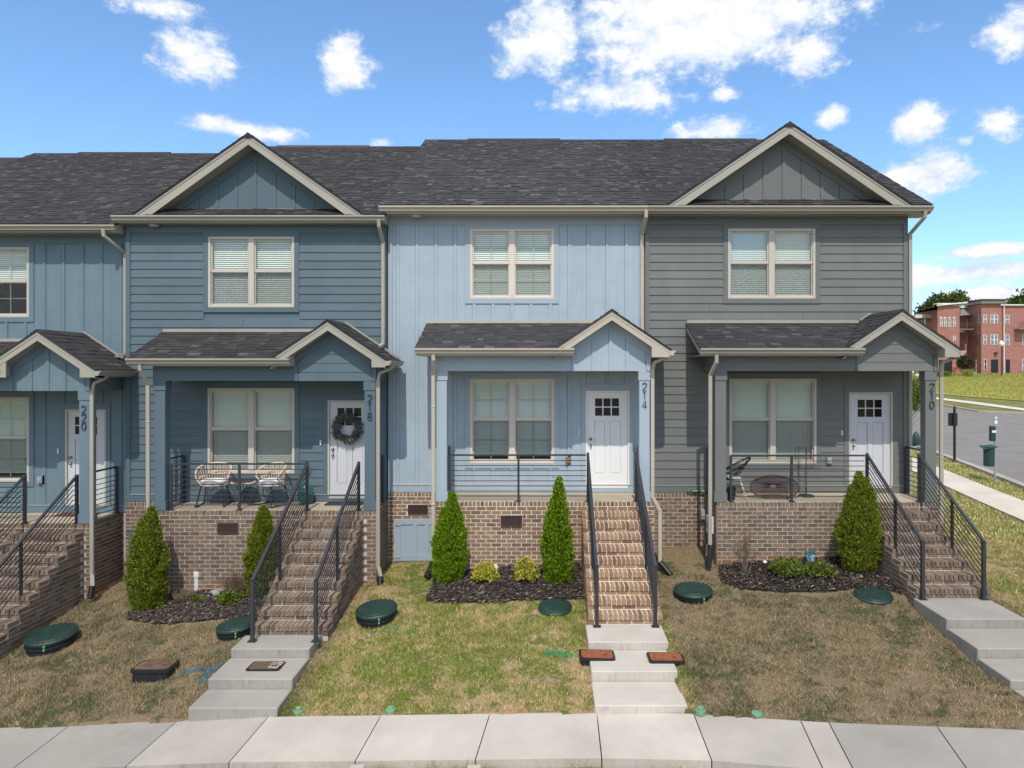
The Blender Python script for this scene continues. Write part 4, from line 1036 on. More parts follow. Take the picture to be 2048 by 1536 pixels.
    m = MB(); m.hexa([(ex0, ed0, ez0), (ex1, ed0, ez0), (ex1, rD, rz), (ex0, rD, rz)], [(ex0, ed0, ez0-.04), (ex1, ed0, ez0-.04), (ex1, rD, rz-.06), (ex0, rD, rz-.06)])
    m.hexa([(ex0, 26.6, ez0), (ex1, 26.6, ez0), (ex1, rD, rz), (ex0, rD, rz)], [(ex0, 26.6, ez0-.04), (ex1, 26.6, ez0-.04), (ex1, rD, rz-.06), (ex0, rD, rz-.06)])
    mr_ = m.build('main_roof', M['sh_'+U['sh']], H)
    shingle_plane(mr_, U['sh'], (ex0-.01, ed0-.02, ez0+.003), (1,0,0), V, ex1-ex0+.02, L, False)
    m = MB(); vx = ex0 + (ex1-ex0)*.22; m.prism_x([(rD-.14, rz-.055), (rD, rz+.05), (rD+.14, rz-.055)], vx, vx+2.7); m.build('ridge_vent', M['sh_'+U['sh']], H)
    m = MB(); m.prism_x([(rD-.14, rz-.07), (rD, rz+.018), (rD+.14, rz-.07)], ex0-.012, ex1+.012); m.build('ridge_cap', M['sh_'+U['sh']], H)
    gutter_x(H, ex0, ex1, 14.90, 9.506+dz, U)
    MB().box(ex0+.02, ex1-.02, 15.015, 15.04, 9.363+dz, 9.50+dz).build('fascia', U['trimb'], H)
    MB().box(ex0+.02, ex1-.02, 15.04, Dw+.1, zt-.002, zt+.012).build('soffit', U['soffit'], H)
    for xx, s2 in ((ex0+.005, 1), (ex1-.025, -1)):
        MB().prism_x([(15.02, 9.363+dz), (15.02, ez0-.015), (rD, rz-.055), (26.5, ez0-.045), (26.5, 9.3+dz), (rD, rz-.25), (15.45, 9.55+dz), (15.45, 9.363+dz)], xx, xx+.02).build('rake_board', U['trimb'], H)
    MB().prism_x([(15.1, 9.37+dz), (rD, rz-.07), (26.4, 9.37+dz)], x0+.05, x0+.06).build('attic_wall', trim, H)
    MB().prism_x([(15.1, 9.37+dz), (rD, rz-.07), (26.4, 9.37+dz)], x1-.06, x1-.05).build('attic_wall', trim, H)
    if main_gable:
        gc, hw, az_ = main_gable; fzz = 9.52+dz; sl = (az_-fzz)/hw; GD = 14.93; WD = 15.30
        back = ed0 + (az_-ez0)/((rz-ez0)/(rD-ed0))
        # triangular wall
        zz = lambda x: az_-.20 - sl*abs(x-gc)
        zbase = 9.53+.5626*(WD-14.97)+dz
        hb = (zz(gc)-zbase)/sl
        MB().prism_y([(gc-hb, zbase), (gc+hb, zbase), (gc, zz(gc))], WD+.012, WD+.10).build('gable_wall', trim, H)
        MB().box(gc-hb, gc+hb, WD-.012, WD+.012, zbase-.012, zbase+.018).build('roof_flashing', U['trimb'], H)
        p = .413; xsb = [gc+(i-0)*p for i in range(-4, 5)]
        inn = lambda x: zz(x)-.22
        for i, xx in enumerate(xsb):
            if inn(xx) > zbase+.06: MB().box(xx-.034, xx+.034, WD-.016, WD+.013, zbase+.02, inn(xx)-.003).build('gable_batten', trim, H)
        for a, b in zip(xsb[:-1], xsb[1:]):
            za, zb_ = max(inn(a), zbase+.02)+.03, max(inn(b), zbase+.02)+.03
            b -= .041
            if max(za, zb_) > zbase+.06: MB().prism_y([(a, zbase+.02), (b, zbase+.02), (b, zb_), (a, za)], WD-.0, WD+.0125).build('gable_board', trim, H)
        for sg in (-1, 1):
            xe_ = gc+sg*hb
            xin = gc+sg*(zz(gc)-.22-zbase)/sl
            MB().prism_y([(gc, zz(gc)), (gc, zz(gc)-.22), (xin, zbase+.02), (xe_-sg*.02, zbase+.02)], WD-.020, WD+.0125).build('gable_trim', trim, H)
        for sg in (-1, 1):
            xf = gc+sg*hw
            Vv = Vector((-sg, 0, sl)).normalized(); ln = math.hypot(hw, sl*hw)
            # roof slope, cut along the valley
            m = MB(); m.hexa([(xf, GD-.02, fzz-.0), (gc, GD-.02, az_), (gc, back, az_), (xf, GD+.1, fzz-.0)], [(xf, GD-.02, fzz-.04), (gc, GD-.02, az_-.04), (gc, back, az_-.04), (xf, GD+.1, fzz-.04)])
            cr = m.build('cross_gable_roof', M['sh_'+U['sh']], H)
            shingle_plane(cr, U['sh'], (xf+sg*.01, GD-.03, fzz-.0), (0,1,0), Vv, back-GD+.1, ln, False, clip=lambda u, v: u < (v/ln)*(back-GD)+.15)
            MB().prism_y([(gc, az_-.022), (xf, fzz-.022), (xf, fzz-.075), (gc, az_-.09)], GD-.014, GD+.02).build('crown_fascia', U['trimb'], H)
            fy = fzz-.012
            MB().prism_y([(gc, az_-.09), (gc+sg*(hw-.09), fzz+sl*.09-.09), (gc+sg*(hw-.27), fzz+.005), (gc+sg*(hw-.40), fzz+.005), (gc, az_-.235)], GD-.004, GD+.022).build('gable_fascia', U['trimb'], H)
            MB().hexa([(gc, GD+.02, az_-.215), (xf-sg*.42, GD+.02, fzz+sl*.42-.215), (xf-sg*.42, WD+.012, fzz+sl*.42-.215), (gc, WD+.012, az_-.215)],
                      [(gc, GD+.02, az_-.205), (xf-sg*.42, GD+.02, fzz+sl*.42-.205), (xf-sg*.42, WD+.012, fzz+sl*.42-.205), (gc, WD+.012, az_-.205)]).build('gable_soffit', U['soffit'], H)
        m = MB(); m.prism_y([(gc-.14, az_-.10), (gc, az_+.02), (gc+.14, az_-.10)], GD-.03, back+.05); m.build('ridge_cap', M['sh_'+U['sh']], H)
    # doorbell and outdoor socket
    m = MB(); m.box(dx0-.165, dx0-.135, Dw-.04, Dw-.018, 4.64+dz, 4.75+dz); m.build('doorbell', M['white'], H)
    sx_ = {'214': .50, '218': -5.10, '210': 6.15, '220': -10.93}[k]; sz = {'214': 4.10, '218': 3.9, '210': 4.10, '220': 3.67}[k]
    MB().box(sx_-.075, sx_+.075, Dw-.030, Dw-.018, sz-.10, sz+.10).build('socket_block', trim, H)
    m = MB(); m.box(sx_-.055, sx_+.045, Dw-.085, Dw-.031, sz-.065, sz+.07); m.box(sx_-.03, sx_+.02, Dw-.095, Dw-.086, sz-.03, sz+.02); m.build('outdoor_socket', M['brass'] if k == '214' else M['grey'], H, bevel=.006)
    return H

UN = {  # neighbours' dimming is put into their material colours
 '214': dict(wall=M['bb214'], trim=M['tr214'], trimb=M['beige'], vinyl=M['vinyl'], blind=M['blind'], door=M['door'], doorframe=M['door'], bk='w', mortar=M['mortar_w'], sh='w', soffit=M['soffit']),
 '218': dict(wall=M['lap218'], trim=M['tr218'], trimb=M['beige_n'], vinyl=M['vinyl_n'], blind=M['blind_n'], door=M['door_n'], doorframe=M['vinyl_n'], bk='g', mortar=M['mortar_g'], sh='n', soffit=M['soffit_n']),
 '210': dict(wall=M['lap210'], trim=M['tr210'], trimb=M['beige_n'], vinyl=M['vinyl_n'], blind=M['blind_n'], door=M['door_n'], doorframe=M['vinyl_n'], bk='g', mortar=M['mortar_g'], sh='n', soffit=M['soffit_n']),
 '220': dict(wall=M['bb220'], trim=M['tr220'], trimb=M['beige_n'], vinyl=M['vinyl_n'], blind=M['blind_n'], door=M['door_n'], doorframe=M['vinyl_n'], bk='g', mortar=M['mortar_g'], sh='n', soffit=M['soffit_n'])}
H214 = house('214', 'pale blue board and batten town house numbered 214 in the middle', -3.41, 2.155, 15.43, 0, 'bb', -1.63, .197, -1.63, .205, .885, 1.83, (-2.185, -1.975), (1.895, 2.105), 1.317, -2.56, UN['214'], None, (-3.50, 2.16), 3.40, -2.2, 2.21)
H210 = house('210', 'grey lap sided town house numbered 210 with front gable at the right end', 2.16, 7.86, 15.40, 0, 'lap', 3.96, 5.857, 3.99, 5.88, 6.58, 7.53, (3.42, 3.645), (7.65, 7.87), 7.024, 3.05, UN['210'], (5.143, 2.587, 11.26), (2.16, 8.17), 3.39, 3.45, 7.93)
H218 = house('218', 'slate blue lap sided town house numbered 218 with wreath on the door', -9.01, -3.42, 15.28, -.20, 'lap', -7.24, -5.385, -7.25, -5.38, -4.67, -3.74, (-7.86, -7.64), (-3.63, -3.41), -4.277, -8.22, UN['218'], (-6.24, 2.43, 11.03), (-9.12, -3.37), 3.22, -7.95, -3.39)
H220 = house('220', 'mid blue board and batten town house numbered 220 cut by the left edge', -14.9, -9.02, 15.43, -.40, 'bb', -13.02, -11.19, -13.02, -11.19, -10.41, -9.53, (-13.6, -13.39), (-9.37, -9.15), -9.99, -13.9, UN['220'], None, (-14.96, -9.05), 2.96, -13.7, -9.14)
# the next house of the row shows only a corner of its roof
bl = MB(); bl.hexa([(-20.5, 14.97, 8.85), (-14.97, 14.97, 8.85), (-14.97, 20.8, 12.30), (-20.5, 20.8, 12.30)], [(-20.5, 14.97, 8.8), (-14.97, 14.97, 8.8), (-14.97, 20.8, 12.2), (-20.5, 20.8, 12.2)])
H2 = thing('town_house', 'leftmost roof of the row, showing only its far ridge', 'house', (-17.7, 15.4, 1), 'row of town houses')
bl.hexa([(-20.5, 26.6, 8.85), (-14.97, 26.6, 8.85), (-14.97, 20.8, 12.30), (-20.5, 20.8, 12.30)], [(-20.5, 26.6, 8.8), (-14.97, 26.6, 8.8), (-14.97, 20.8, 12.2), (-20.5, 20.8, 12.2)])
bl.build('roof', M['sh_n'], H2); MB().box(-20.4, -14.98, 15.4, 26.2, 1, 8.95).build('wall', M['tr218'], H2)

# numbers on the posts (read top to bottom)
for par, txt, x, z0, p, hh in ((H214, '214', 2.0, 5.79, .178, .150), (H218, '218', -3.52, 5.55, .178, .150), (H210, '210', 7.77, 5.78, .178, .150), (H220, '220', -9.265, 5.33, .168, .150)):
    for i, ch in enumerate(txt): digit(par, ch, x, DF+.017, z0 - i*p, hh)

# downspouts
def ds_up(par, x, xg, dz, U, zend, Dw, Dg=14.95):
    downspout(par, [(xg, Dg, 9.41+dz), (xg, Dg+.02, 9.28+dz), (x, Dw-.075, 8.98+dz), (x, Dw-.065, 8.4+dz), (x, Dw-.065, zend)], U, straps=(8.33+dz, 7.15+dz))
ds_up(H218, -3.47, -3.50, -.20, UN['218'], 6.60, 15.28)
MB().bar((-3.47, 15.22, 6.62), (-3.50, 15.05, 6.54), .075, .055).build('downspout_shoe', M['beige_n'], H218)
ds_up(H214, 2.10, 2.13, 0, UN['214'], 6.85, 15.43)
ds_up(H220, -9.08, -9.30, -.40, UN['220'], 6.38, 15.43)
MB().bar((-9.08, 15.36, 6.40), (-9.20, 15.2, 6.34), .075, .055).build('downspout_shoe', M['beige_n'], H220)
downspout(H210, [(8.02, 14.97, 9.42), (8.02, 15.0, 9.28), (7.90, 15.36, 9.0), (7.90, 15.36, 2.4)], UN['210'])
# porch gutters' spouts
downspout(H214, [(-2.20, 13.98, 6.40), (-2.20, 14.0, 6.25), (-2.235, 14.20, 5.95), (-2.235, 14.215, 2.15)], UN['214'], straps=(5.3, 3.35)); hose(H214, (-2.235, 14.2, 2.2), (-2.33, 13.95, 1.97))
m_ = downspout(H214, [(2.46, 14.0, 6.38), (2.42, 14.05, 6.30), (2.20, 14.25, 6.20), (2.165, 14.30, 6.08), (2.165, 14.30, 3.50), (2.30, 14.22, 3.24), (2.30, 14.2, 2.16)], UN['214']); hose(H214, (2.30, 14.2, 2.2), (2.48, 14.0, 2.0))
downspout(H218, [(-7.98, 13.98, 6.20), (-7.98, 14.0, 6.05), (-7.94, 14.20, 5.75), (-7.94, 14.215, 1.7)], UN['218'], straps=(5.0,))
downspout(H218, [(-3.05, 14.3, 6.18), (-3.10, 14.3, 6.08), (-3.33, 14.28, 5.98), (-3.355, 14.28, 5.85), (-3.355, 14.28, 2.10), (-3.28, 14.2, 1.88)], UN['218']); hose(H218, (-3.29, 14.2, 1.90), (-3.27, 14.05, 1.74))
downspout(H210, [(3.38, 13.98, 6.40), (3.38, 14.0, 6.2), (3.30, 14.18, 5.95), (3.30, 14.20, 2.55)], UN['210']); hose(H210, (3.31, 14.2, 2.55), (3.25, 14.1, 2.12))
downspout(H210, [(8.22, 14.2, 6.38), (8.18, 14.22, 6.28), (7.98, 14.26, 6.2), (7.97, 14.28, 6.05), (7.97, 14.28, 2.5)], UN['210'])
downspout(H220, [(-8.80, 14.3, 5.98), (-8.86, 14.3, 5.88), (-9.06, 14.26, 5.78), (-9.085, 14.24, 5.62), (-9.085, 14.24, 1.95), (-9.02, 14.15, 1.72)], UN['220']); hose(H220, (-9.02, 14.15, 1.74), (-9.0, 14.05, 1.52))
# soffit lamps
for par, x, dz, U in ((H214, -2.75, 0, 'w'), (H218, -8.35, -.2, 'n')):
    MB().lathe((x, 15.17, 9.30+dz), [(.05, 0), (.10, .02), (.115, .05), (.115, .065)], 16).build('soffit_lamp', M['beige' if U == 'w' else 'beige_n'], par, smooth=True)
# crawl space doors
cd = MB(); cd.box(-3.265, -2.35, 15.37, 15.42, 1.90, 2.83); cdo = cd.build('crawl_door', M['tr214'], H214)
for (a, b, c, d) in ((-3.25, -2.36, 2.71, 2.82), (-3.25, -2.36, 1.93, 2.06), (-3.25, -3.12, 2.06, 2.71), (-2.86, -2.77, 2.06, 2.71), (-2.595, -2.505, 2.06, 2.71)): MB().box(a, b, 15.352, 15.3695, c, d).build('door_rail', M['tr214'], cdo)
for z in (2.69, 1.99): MB().box(-3.24, -3.13, 15.343, 15.3515, z-.012, z+.012).build('hinge', M['galv'], cdo)
cd = MB(); cd.box(-8.925, -8.2, 15.22, 15.27, 1.98, 2.58); cdo = cd.build('crawl_door', M['tr218'], H218)
for (a, b, c, d) in ((-8.92, -8.85, 2.0, 2.56), (-8.85, -8.2, 2.47, 2.56)): MB().box(a, b, 15.203, 15.2195, c, d).build('door_rail', M['tr218'], cdo)

# ================================================================== brick flights
def flight(k, label):
    x0, x1, zf, n, Dn = ST[k]; key = 's' + UN[k]['bk']; r = .1626; run = (DF-Dn)/(n-1)
    t = thing('brick_steps', label, 'steps', (x0, Dn, zf-n*r), 'brick front steps')
    gz = min(float(G(x0, Dn)), float(G(x1, Dn)), zf-n*r) - .1
    m = MB(); e = .008
    for i in range(1, n): m.box(x0+e, x1-e, DF-i*run+.020, DF-(i-1)*run+.020-(.0 if i > 1 else .020), gz-.2, zf-i*r-.0105)
    body = m.build('stair_core', UN[k]['mortar'], t)
    B = Bricks(key)
    nb = round((x1-x0)/BH); p = (x1-x0)/nb
    for i in range(1, n):
        yf = DF-i*run; zt_ = zf-i*r
        for j in range(nb): B.add((x0+(j+.5)*p, yf+run/2-.002, zt_-.0445), (p-JW-.002, run+.012, .092-JW))
        nx = round((x1-x0)/BW); q = (x1-x0)/nx; off = q/2 if i % 2 else 0
        x = x0 - off
        while x < x1-.02:
            a, b = max(x, x0), min(x+q, x1); x += q
            if b-a > .03: B.add(((a+b)/2, yf+.014+BD/2, zt_-.092-(r-.092)/2), (b-a-JW, BD, r-.092-JW))
    clip = lambda u, v, zt_: v <= DF+.01 and zt_ <= zf - r*(math.floor((DF-u)/run - 1e-6)+1) - .091
    for X_, sg in ((x0, -1), (x1, 1)):
        gb = float(G(X_+sg*.1, Dn+.1))
        for rr in range(60):
            zt_ = zf - r - .092 - rr*BH
            if zt_ < gb-.1: break
            y = DF - (BW/2 if rr % 2 else 0)
            while y > Dn+.03:
                v = y; u = max(y-BW, Dn); y -= BW
                lim = DF - run*math.floor((zf-.092-zt_)/r + 1e-6)
                u = max(u, lim)
                if v-u > .03 and lim <= v: B.add((X_-sg*(BD/2), (u+v)/2, zt_-BH/2), (BD, v-u-JW, BH-JW))
    # the side bricks sit 2 mm proud, treads run between
    B.build(body, 298)
    return t
flight('214', 'tan brick steps up to the white door of house 214')
flight('218', 'grey brown brick steps up to the door with the wreath')
flight('210', 'grey brown brick steps beside the tallest arborvitae at the right')
flight('220', 'grey brown brick steps cut by the left edge of the photo')

# ================================================================== railings
def railing(label, pts, zf, posts, mat, name='porch_railing', h=.93, gx=None):
    """level railing along pts[0]->pts[1]; posts: fractions"""
    a, b = Vector(pts[0]), Vector(pts[1]); t = thing(name, label, 'railing', (a.x, a.y, zf), 'black metal railings')
    for f in posts:
        q = a.lerp(b, f); m = MB(); m.box(q.x-.022, q.x+.022, q.y-.022, q.y+.022, zf, zf+h); m.box(q.x-.055, q.x+.055, q.y-.05, q.y+.05, zf, zf+.012); m.build('post', mat, t)
    MB().bar((a.x, a.y, zf+h), (b.x, b.y, zf+h), .045, .032).build('handrail', mat, t)
    for i in range(8): MB().bar((a.x, a.y, zf+.10+i*.103), (b.x, b.y, zf+.10+i*.103), .014, .014).build('bar', mat, t)
    return t
def stair_rail(label, X, k, mat, zfoot, Dfoot, topD=14.33, mid=.55):
    zf = ST[k][2]; t = thing('stair_railing', label, 'railing', (X, Dfoot, zfoot), 'black metal railings')
    A = Vector((X, topD, zf)); B_ = Vector((X, Dfoot, zfoot))
    m = MB(); m.box(X-.026, X+.026, topD-.026, topD+.026, zf, zf+.98); m.box(X-.06, X+.06, topD-.05, topD+.05, zf, zf+.012); m.build('newel_post', mat, t)
    hb = 1.0
    m = MB(); m.box(X-.028, X+.028, Dfoot-.028, Dfoot+.028, zfoot, zfoot+hb); m.box(X-.065, X+.065, Dfoot-.055, Dfoot+.055, zfoot, zfoot+.014); m.build('newel_post', mat, t)
    sl = (zf - zfoot)/(topD-Dfoot)
    q = A.lerp(B_, mid); run = (DF-ST[k][4])/(ST[k][3]-1); st = math.ceil((DF-q.y)/run - 1e-6); zs_ = zf - st*.1626
    top = Vector((X, topD, zf+.95)); bot = Vector((X, Dfoot, zfoot+hb))
    zq = top.lerp(bot, mid).z
    MB().box(X-.021, X+.021, q.y-.021, q.y+.021, zs_, zq).build('post', mat, t)
    MB().bar(top, bot, .05, .036).build('handrail', mat, t)
    for i in range(1, 9):
        dzv = i*.098; a = top - Vector((0, 0, dzv)); b = bot - Vector((0, 0, dzv))
        m = MB(); kx = a.lerp(b, .045); m.bar((X, topD, kx.z), kx, .013, .013); m.bar(kx, b, .013, .013); m.build('bar', mat, t)
    return t
rl = M['rail']; rn = M['railn']
railing('black bar railing along the front of the pale blue porch', ((-1.93, 14.36, 0), (.83, 14.36, 0)), 3.40, (.0, .505), rl)
railing('short black side railing at the left of the pale blue porch', ((-2.08, 14.52, 0), (-2.08, 15.36, 0)), 3.40, (1,), rl, 'side_railing', 1.0)
railing('short black side railing right of the middle white door', ((2.02, 14.52, 0), (2.02, 15.36, 0)), 3.40, (1,), rl, 'side_railing', 1.0)
stair_rail('black stair railing left of the middle flight, next to the slim arborvitae', .865, '214', rl, 1.767, 11.83)
stair_rail('black stair railing right of the middle flight, ending at the pale slab', 1.84, '214', rl, 1.767, 11.83)
railing('black bar railing in front of the two rattan chairs', ((-7.56, 14.36, 0), (-4.83, 14.36, 0)), 3.22, (.0, .505), rn)
railing('black side railing left of the rattan chairs', ((-7.75, 14.52, 0), (-7.75, 15.22, 0)), 3.22, (1,), rn, 'side_railing', 1.0)
railing('black side railing right of the door with the wreath', ((-3.50, 14.52, 0), (-3.50, 15.22, 0)), 3.22, (1,), rn, 'side_railing', 1.0)
stair_rail('black stair railing left of the steps under the wreath door', -4.80, '218', rn, 1.59, 11.65)
stair_rail('black stair railing right of the steps under the wreath door', -3.76, '218', rn, 1.59, 11.65)
railing('black bar railing in front of the dark wicker chair', ((3.76, 14.36, 0), (6.46, 14.36, 0)), 3.39, (.0, .455), rn)
railing('black side railing left of the dark wicker chair', ((3.53, 14.52, 0), (3.53, 15.34, 0)), 3.39, (1,), rn, 'side_railing', 1.0)
railing('black side railing at the far right end of the grey porch', ((7.80, 14.40, 0), (7.80, 15.34, 0)), 3.39, (1,), rn, 'side_railing', 1.0)
stair_rail('black stair railing beside the tall arborvitae at the right', 6.50, '210', rn, 2.093, 12.22)
stair_rail('rightmost black stair railing, next to the open lawn', 7.55, '210', rn, 2.093, 12.22)
railing('black bar railing in front of the leftmost window', ((-13.3, 14.36, 0), (-10.5, 14.36, 0)), 2.96, (.0, .5), rn)
railing('black side railing behind the post with number 220', ((-9.27, 14.52, 0), (-9.27, 15.36, 0)), 2.96, (1,), rn, 'side_railing', 1.0)
stair_rail('left one of the two stair railings under number 220', -10.50, '220', rn, 1.17, 11.55)
stair_rail('right one of the two stair railings under number 220', -9.45, '220', rn, 1.17, 11.55)
# ================================================================== plants
def leaves(name, parent, C, O, size, mat, k=14, spread=.05, upw=.9, outw=.5, jit=.45, aspect=.36, droop=0, extra=None):
    """fans of small leaves round the clump centres C with outward directions O"""
    n = len(C); C = np.repeat(C, k, 0); O = np.repeat(O, k, 0); N = len(C)
    d = np.array([0, 0, upw]) + O*outw + rng.normal(0, jit, (N, 3)); d /= np.linalg.norm(d, axis=1, keepdims=True)
    q = rng.normal(0, 1, (N, 3)); w_ = np.cross(d, q); w_ /= np.linalg.norm(w_, axis=1, keepdims=True)
    b = C + rng.normal(0, spread, (N, 3)); L = size*rng.uniform(.6, 1.4, (N, 1)); W = L*aspect
    v = np.stack([b - d*L*.5, b + w_*W*.5, b + d*L*.5, b - w_*W*.5], 1).reshape(-1, 3)
    rn = np.clip(np.repeat(rng.uniform(0, 1, n), k)*.55 + rng.uniform(0, .45, N), 0, 1)
    o = npmesh(name, v, np.arange(4*N).reshape(-1, 4), mat, parent, fattrs={'rnd': rn}); return o
def arbor(label, px, py, pytop, wpx, mat, tips=((0, 1.0),), seed=1, lean=0, full=.24):
    g = onground(px, py-4); D = g.y; s = F/D; h = (py-pytop)/s*1.0; h = P(px, pytop, D).z - g.z; rad = wpx/s/2
    t = thing('arborvitae', label, 'evergreen shrub', (g.x, g.y, g.z-.02), 'clipped looking arborvitae by the porches')
    MB().tube([(g.x, g.y, g.z-.1), (g.x+.01, g.y, g.z+h*.6)], .035, 8, r2=.015).build('trunk', M['bark'], t)
    r_ = np.random.default_rng(seed)
    def rad_at(u, a):
        base = np.interp(u, [0, .05, full, .5, .72, .88, 1], [.62, .86, 1.0, .88, .60, .33, .06])
        lump = 1 + .09*np.sin(a*3+seed+u*9) + .07*np.sin(a*5-u*17+seed*2) + .06*np.sin(a*2+u*31+seed)
        return base*lump*rad
    Cs, Os = [], []
    for (dx, hh) in tips:
        n = int(2700*h*hh/1.9*(1 if len(tips) == 1 else .62))
        u = r_.random(n)**1.15; a = r_.uniform(0, 2*np.pi, n); keep = (np.sin(a) < .55); u, a = u[keep], a[keep]
        ns = int(46*h/1.9); su, sa = r_.random(ns)**1.1, r_.uniform(-np.pi, .6, ns); aw = (a+np.pi) % (2*np.pi) - np.pi
        dd = np.sqrt(((u[:, None]-su)*h/.17)**2 + ((aw[:, None]-sa)*rad_at(u, a)[:, None]/.13)**2).min(1); bumpr = .17*(1-np.clip(dd, 0, 1)**1.5) - .07
        R_ = rad_at(u, a)*(1 if len(tips) == 1 else .80)*(.86+bumpr+.14*r_.random(len(u)))
        cx = g.x + dx*rad*np.minimum(1, u*1.6+.25) + R_*np.cos(a) + lean*u; cy = g.y + R_*np.sin(a)*.9; cz = g.z + .03 + u*h*hh
        Cs.append(np.stack([cx, cy, cz], 1)); Os.append(np.stack([np.cos(a), np.sin(a), 0*a], 1))
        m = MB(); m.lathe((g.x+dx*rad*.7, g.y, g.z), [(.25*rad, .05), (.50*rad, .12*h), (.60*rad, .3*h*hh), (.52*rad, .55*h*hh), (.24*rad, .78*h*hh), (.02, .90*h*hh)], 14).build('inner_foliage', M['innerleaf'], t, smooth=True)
    C = np.concatenate(Cs); O = np.concatenate(Os)
    leaves('foliage', t, C, O, .050, mat, k=13, spread=.020, aspect=.38, upw=1.0, outw=.60, jit=.42)['kind'] = 'stuff'
    return t
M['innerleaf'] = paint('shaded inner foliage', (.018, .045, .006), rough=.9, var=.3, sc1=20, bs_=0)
arbor('tall leafy arborvitae left of the middle bed, its top split in two', 901, 1168, 990, 70, M['arb_w'], ((-.30, .84), (.12, 1.0), (-.05, .6)), 3)
arbor('slim pointed arborvitae next to the middle flight of steps', 1117, 1170, 960, 62, M['arb_w'], ((.02, 1.0), (-.34, .80), (.05, .5)), 5)
arbor('broad olive arborvitae at the left corner of the slate blue porch', 297, 1222, 1018, 76, M['arb_g'], ((.18, 1.0), (-.05, .93), (-.32, .88)), 8)
arbor('narrow arborvitae behind the stair railing of the slate blue house', 526, 1200, 1018, 66, M['arb_g'], ((.0, 1.0),), 11)
arbor('broad arborvitae in front of the grey house beside its steps', 1717, 1146, 948, 79, M['arb_g'], ((.02, 1.0), (.38, .93), (-.33, .86)), 14, full=.4)
def shrub(name, label, cat, px, py, pytop, wpx, mat, n=260, size=.055, k=10, tw=True, flat=1.0, aspect=.5, group=None):
    g = onground(px, py-3); D = g.y; h = P(px, pytop, D).z - g.z; rad = wpx*D/F/2
    t = thing(name, label, cat, (g.x, g.y, g.z-.02), group)
    m = MB()
    for i in range(9):
        a = i*.7; m.tube([(g.x, g.y, g.z-.04), (g.x+math.cos(a)*rad*.5, g.y+math.sin(a)*rad*.5, g.z+h*.7)], .007, 4)
    m.build('stem', M['twig'], t)
    a = rng.uniform(0, 2*np.pi, n); ph = np.arccos(rng.uniform(-.25, 1, n)); rr = rng.uniform(.72, 1.02, n)*(1+.16*np.sin(a*3+px)+.1*np.sin(a*5+ph*4))
    O = np.stack([np.sin(ph)*np.cos(a), np.sin(ph)*np.sin(a), np.cos(ph)], 1)
    C = np.array([g.x, g.y, g.z+h*.38]) + O*rr[:, None]*np.array([rad*.92, rad*.9, h*.56])
    leaves('foliage', t, C, O, size, mat, k=k, spread=.022, upw=.5, outw=.7, jit=.6, aspect=aspect)['kind'] = 'stuff'
    return t
shrub('garden_shrub', 'yellow green shrub with pinkish tips hiding a white stone', 'shrub', 970, 1168, 1127, 50, M['yellow'], group='small yellow shrubs')
shrub('garden_shrub', 'taller yellow shrub beside the slim arborvitae', 'shrub', 1052, 1169, 1115, 48, M['yellow'], group='small yellow shrubs')
shrub('garden_shrub', 'olive green rounded shrub left of the face planter', 'shrub', 1572, 1158, 1117, 66, M['boxw'], 330, .05, group='low green shrubs')
shrub('garden_shrub', 'lower green shrub right in front of the face planter', 'shrub', 1637, 1157, 1124, 56, M['boxw'], 300, .05, group='low green shrubs')
shrub('garden_shrub', 'small green shrub under the dead brown brush', 'shrub', 458, 1212, 1182, 50, M['boxw'], 200, .05, group='low green shrubs')
shrub('garden_shrub', 'tiny green sprig left of the dark barrel', 'shrub', 397, 1208, 1192, 30, M['boxw'], 60, .05, group='low green shrubs')
def brush(label, px, py, pytop, wpx, n, dead, curl=.6):
    g = onground(px, py); D = g.y; h = P(px, pytop, D).z-g.z; rad = wpx*D/F/2
    t = thing('dead_shrub', label, 'dead shrub', (g.x, g.y, g.z-.02)); m = MB(); C = []
    for i in range(n):
        a = random.uniform(0, 6.28); rr = rad*random.uniform(.1, 1); hh = h*random.uniform(.5, 1.02)*(1-.35*(rr/rad)**2*curl)
        p = [(g.x+random.uniform(-.02, .02), g.y, g.z-.03)]
        for u in (.35, .7, 1): p.append((g.x+math.cos(a)*rr*u**curl+random.uniform(-.02, .02), g.y+math.sin(a)*rr*u+random.uniform(-.02, .02), g.z+hh*u)); 
        m.tube(p, .0055, 4, r2=.002)
        for j in range(4):
            q = Vector(p[random.choice((2, 3))]); e = q+Vector((random.uniform(-.09, .09), random.uniform(-.06, .06), random.uniform(.0, .13))); m.tube([q, e], .0025, 3); C.append(e)
    m.build('branches', M['twig'], t)['kind'] = 'stuff'
    if dead: leaves('foliage', t, np.array(C), np.zeros((len(C), 3)), .03, M['deadleaf'], k=dead, spread=.03, jit=.8)['kind'] = 'stuff'
brush('bare upright twiggy shrub at the left of the grey house bed', 1490, 1152, 1055, 36, 26, 5)
brush('dead brown brush heaped behind a small green shrub', 468, 1196, 1155, 68, 50, 9, .5)
brush('wispy grey dead tuft between the arborvitae and white pipe', 368, 1206, 1180, 52, 46, 0, .5)

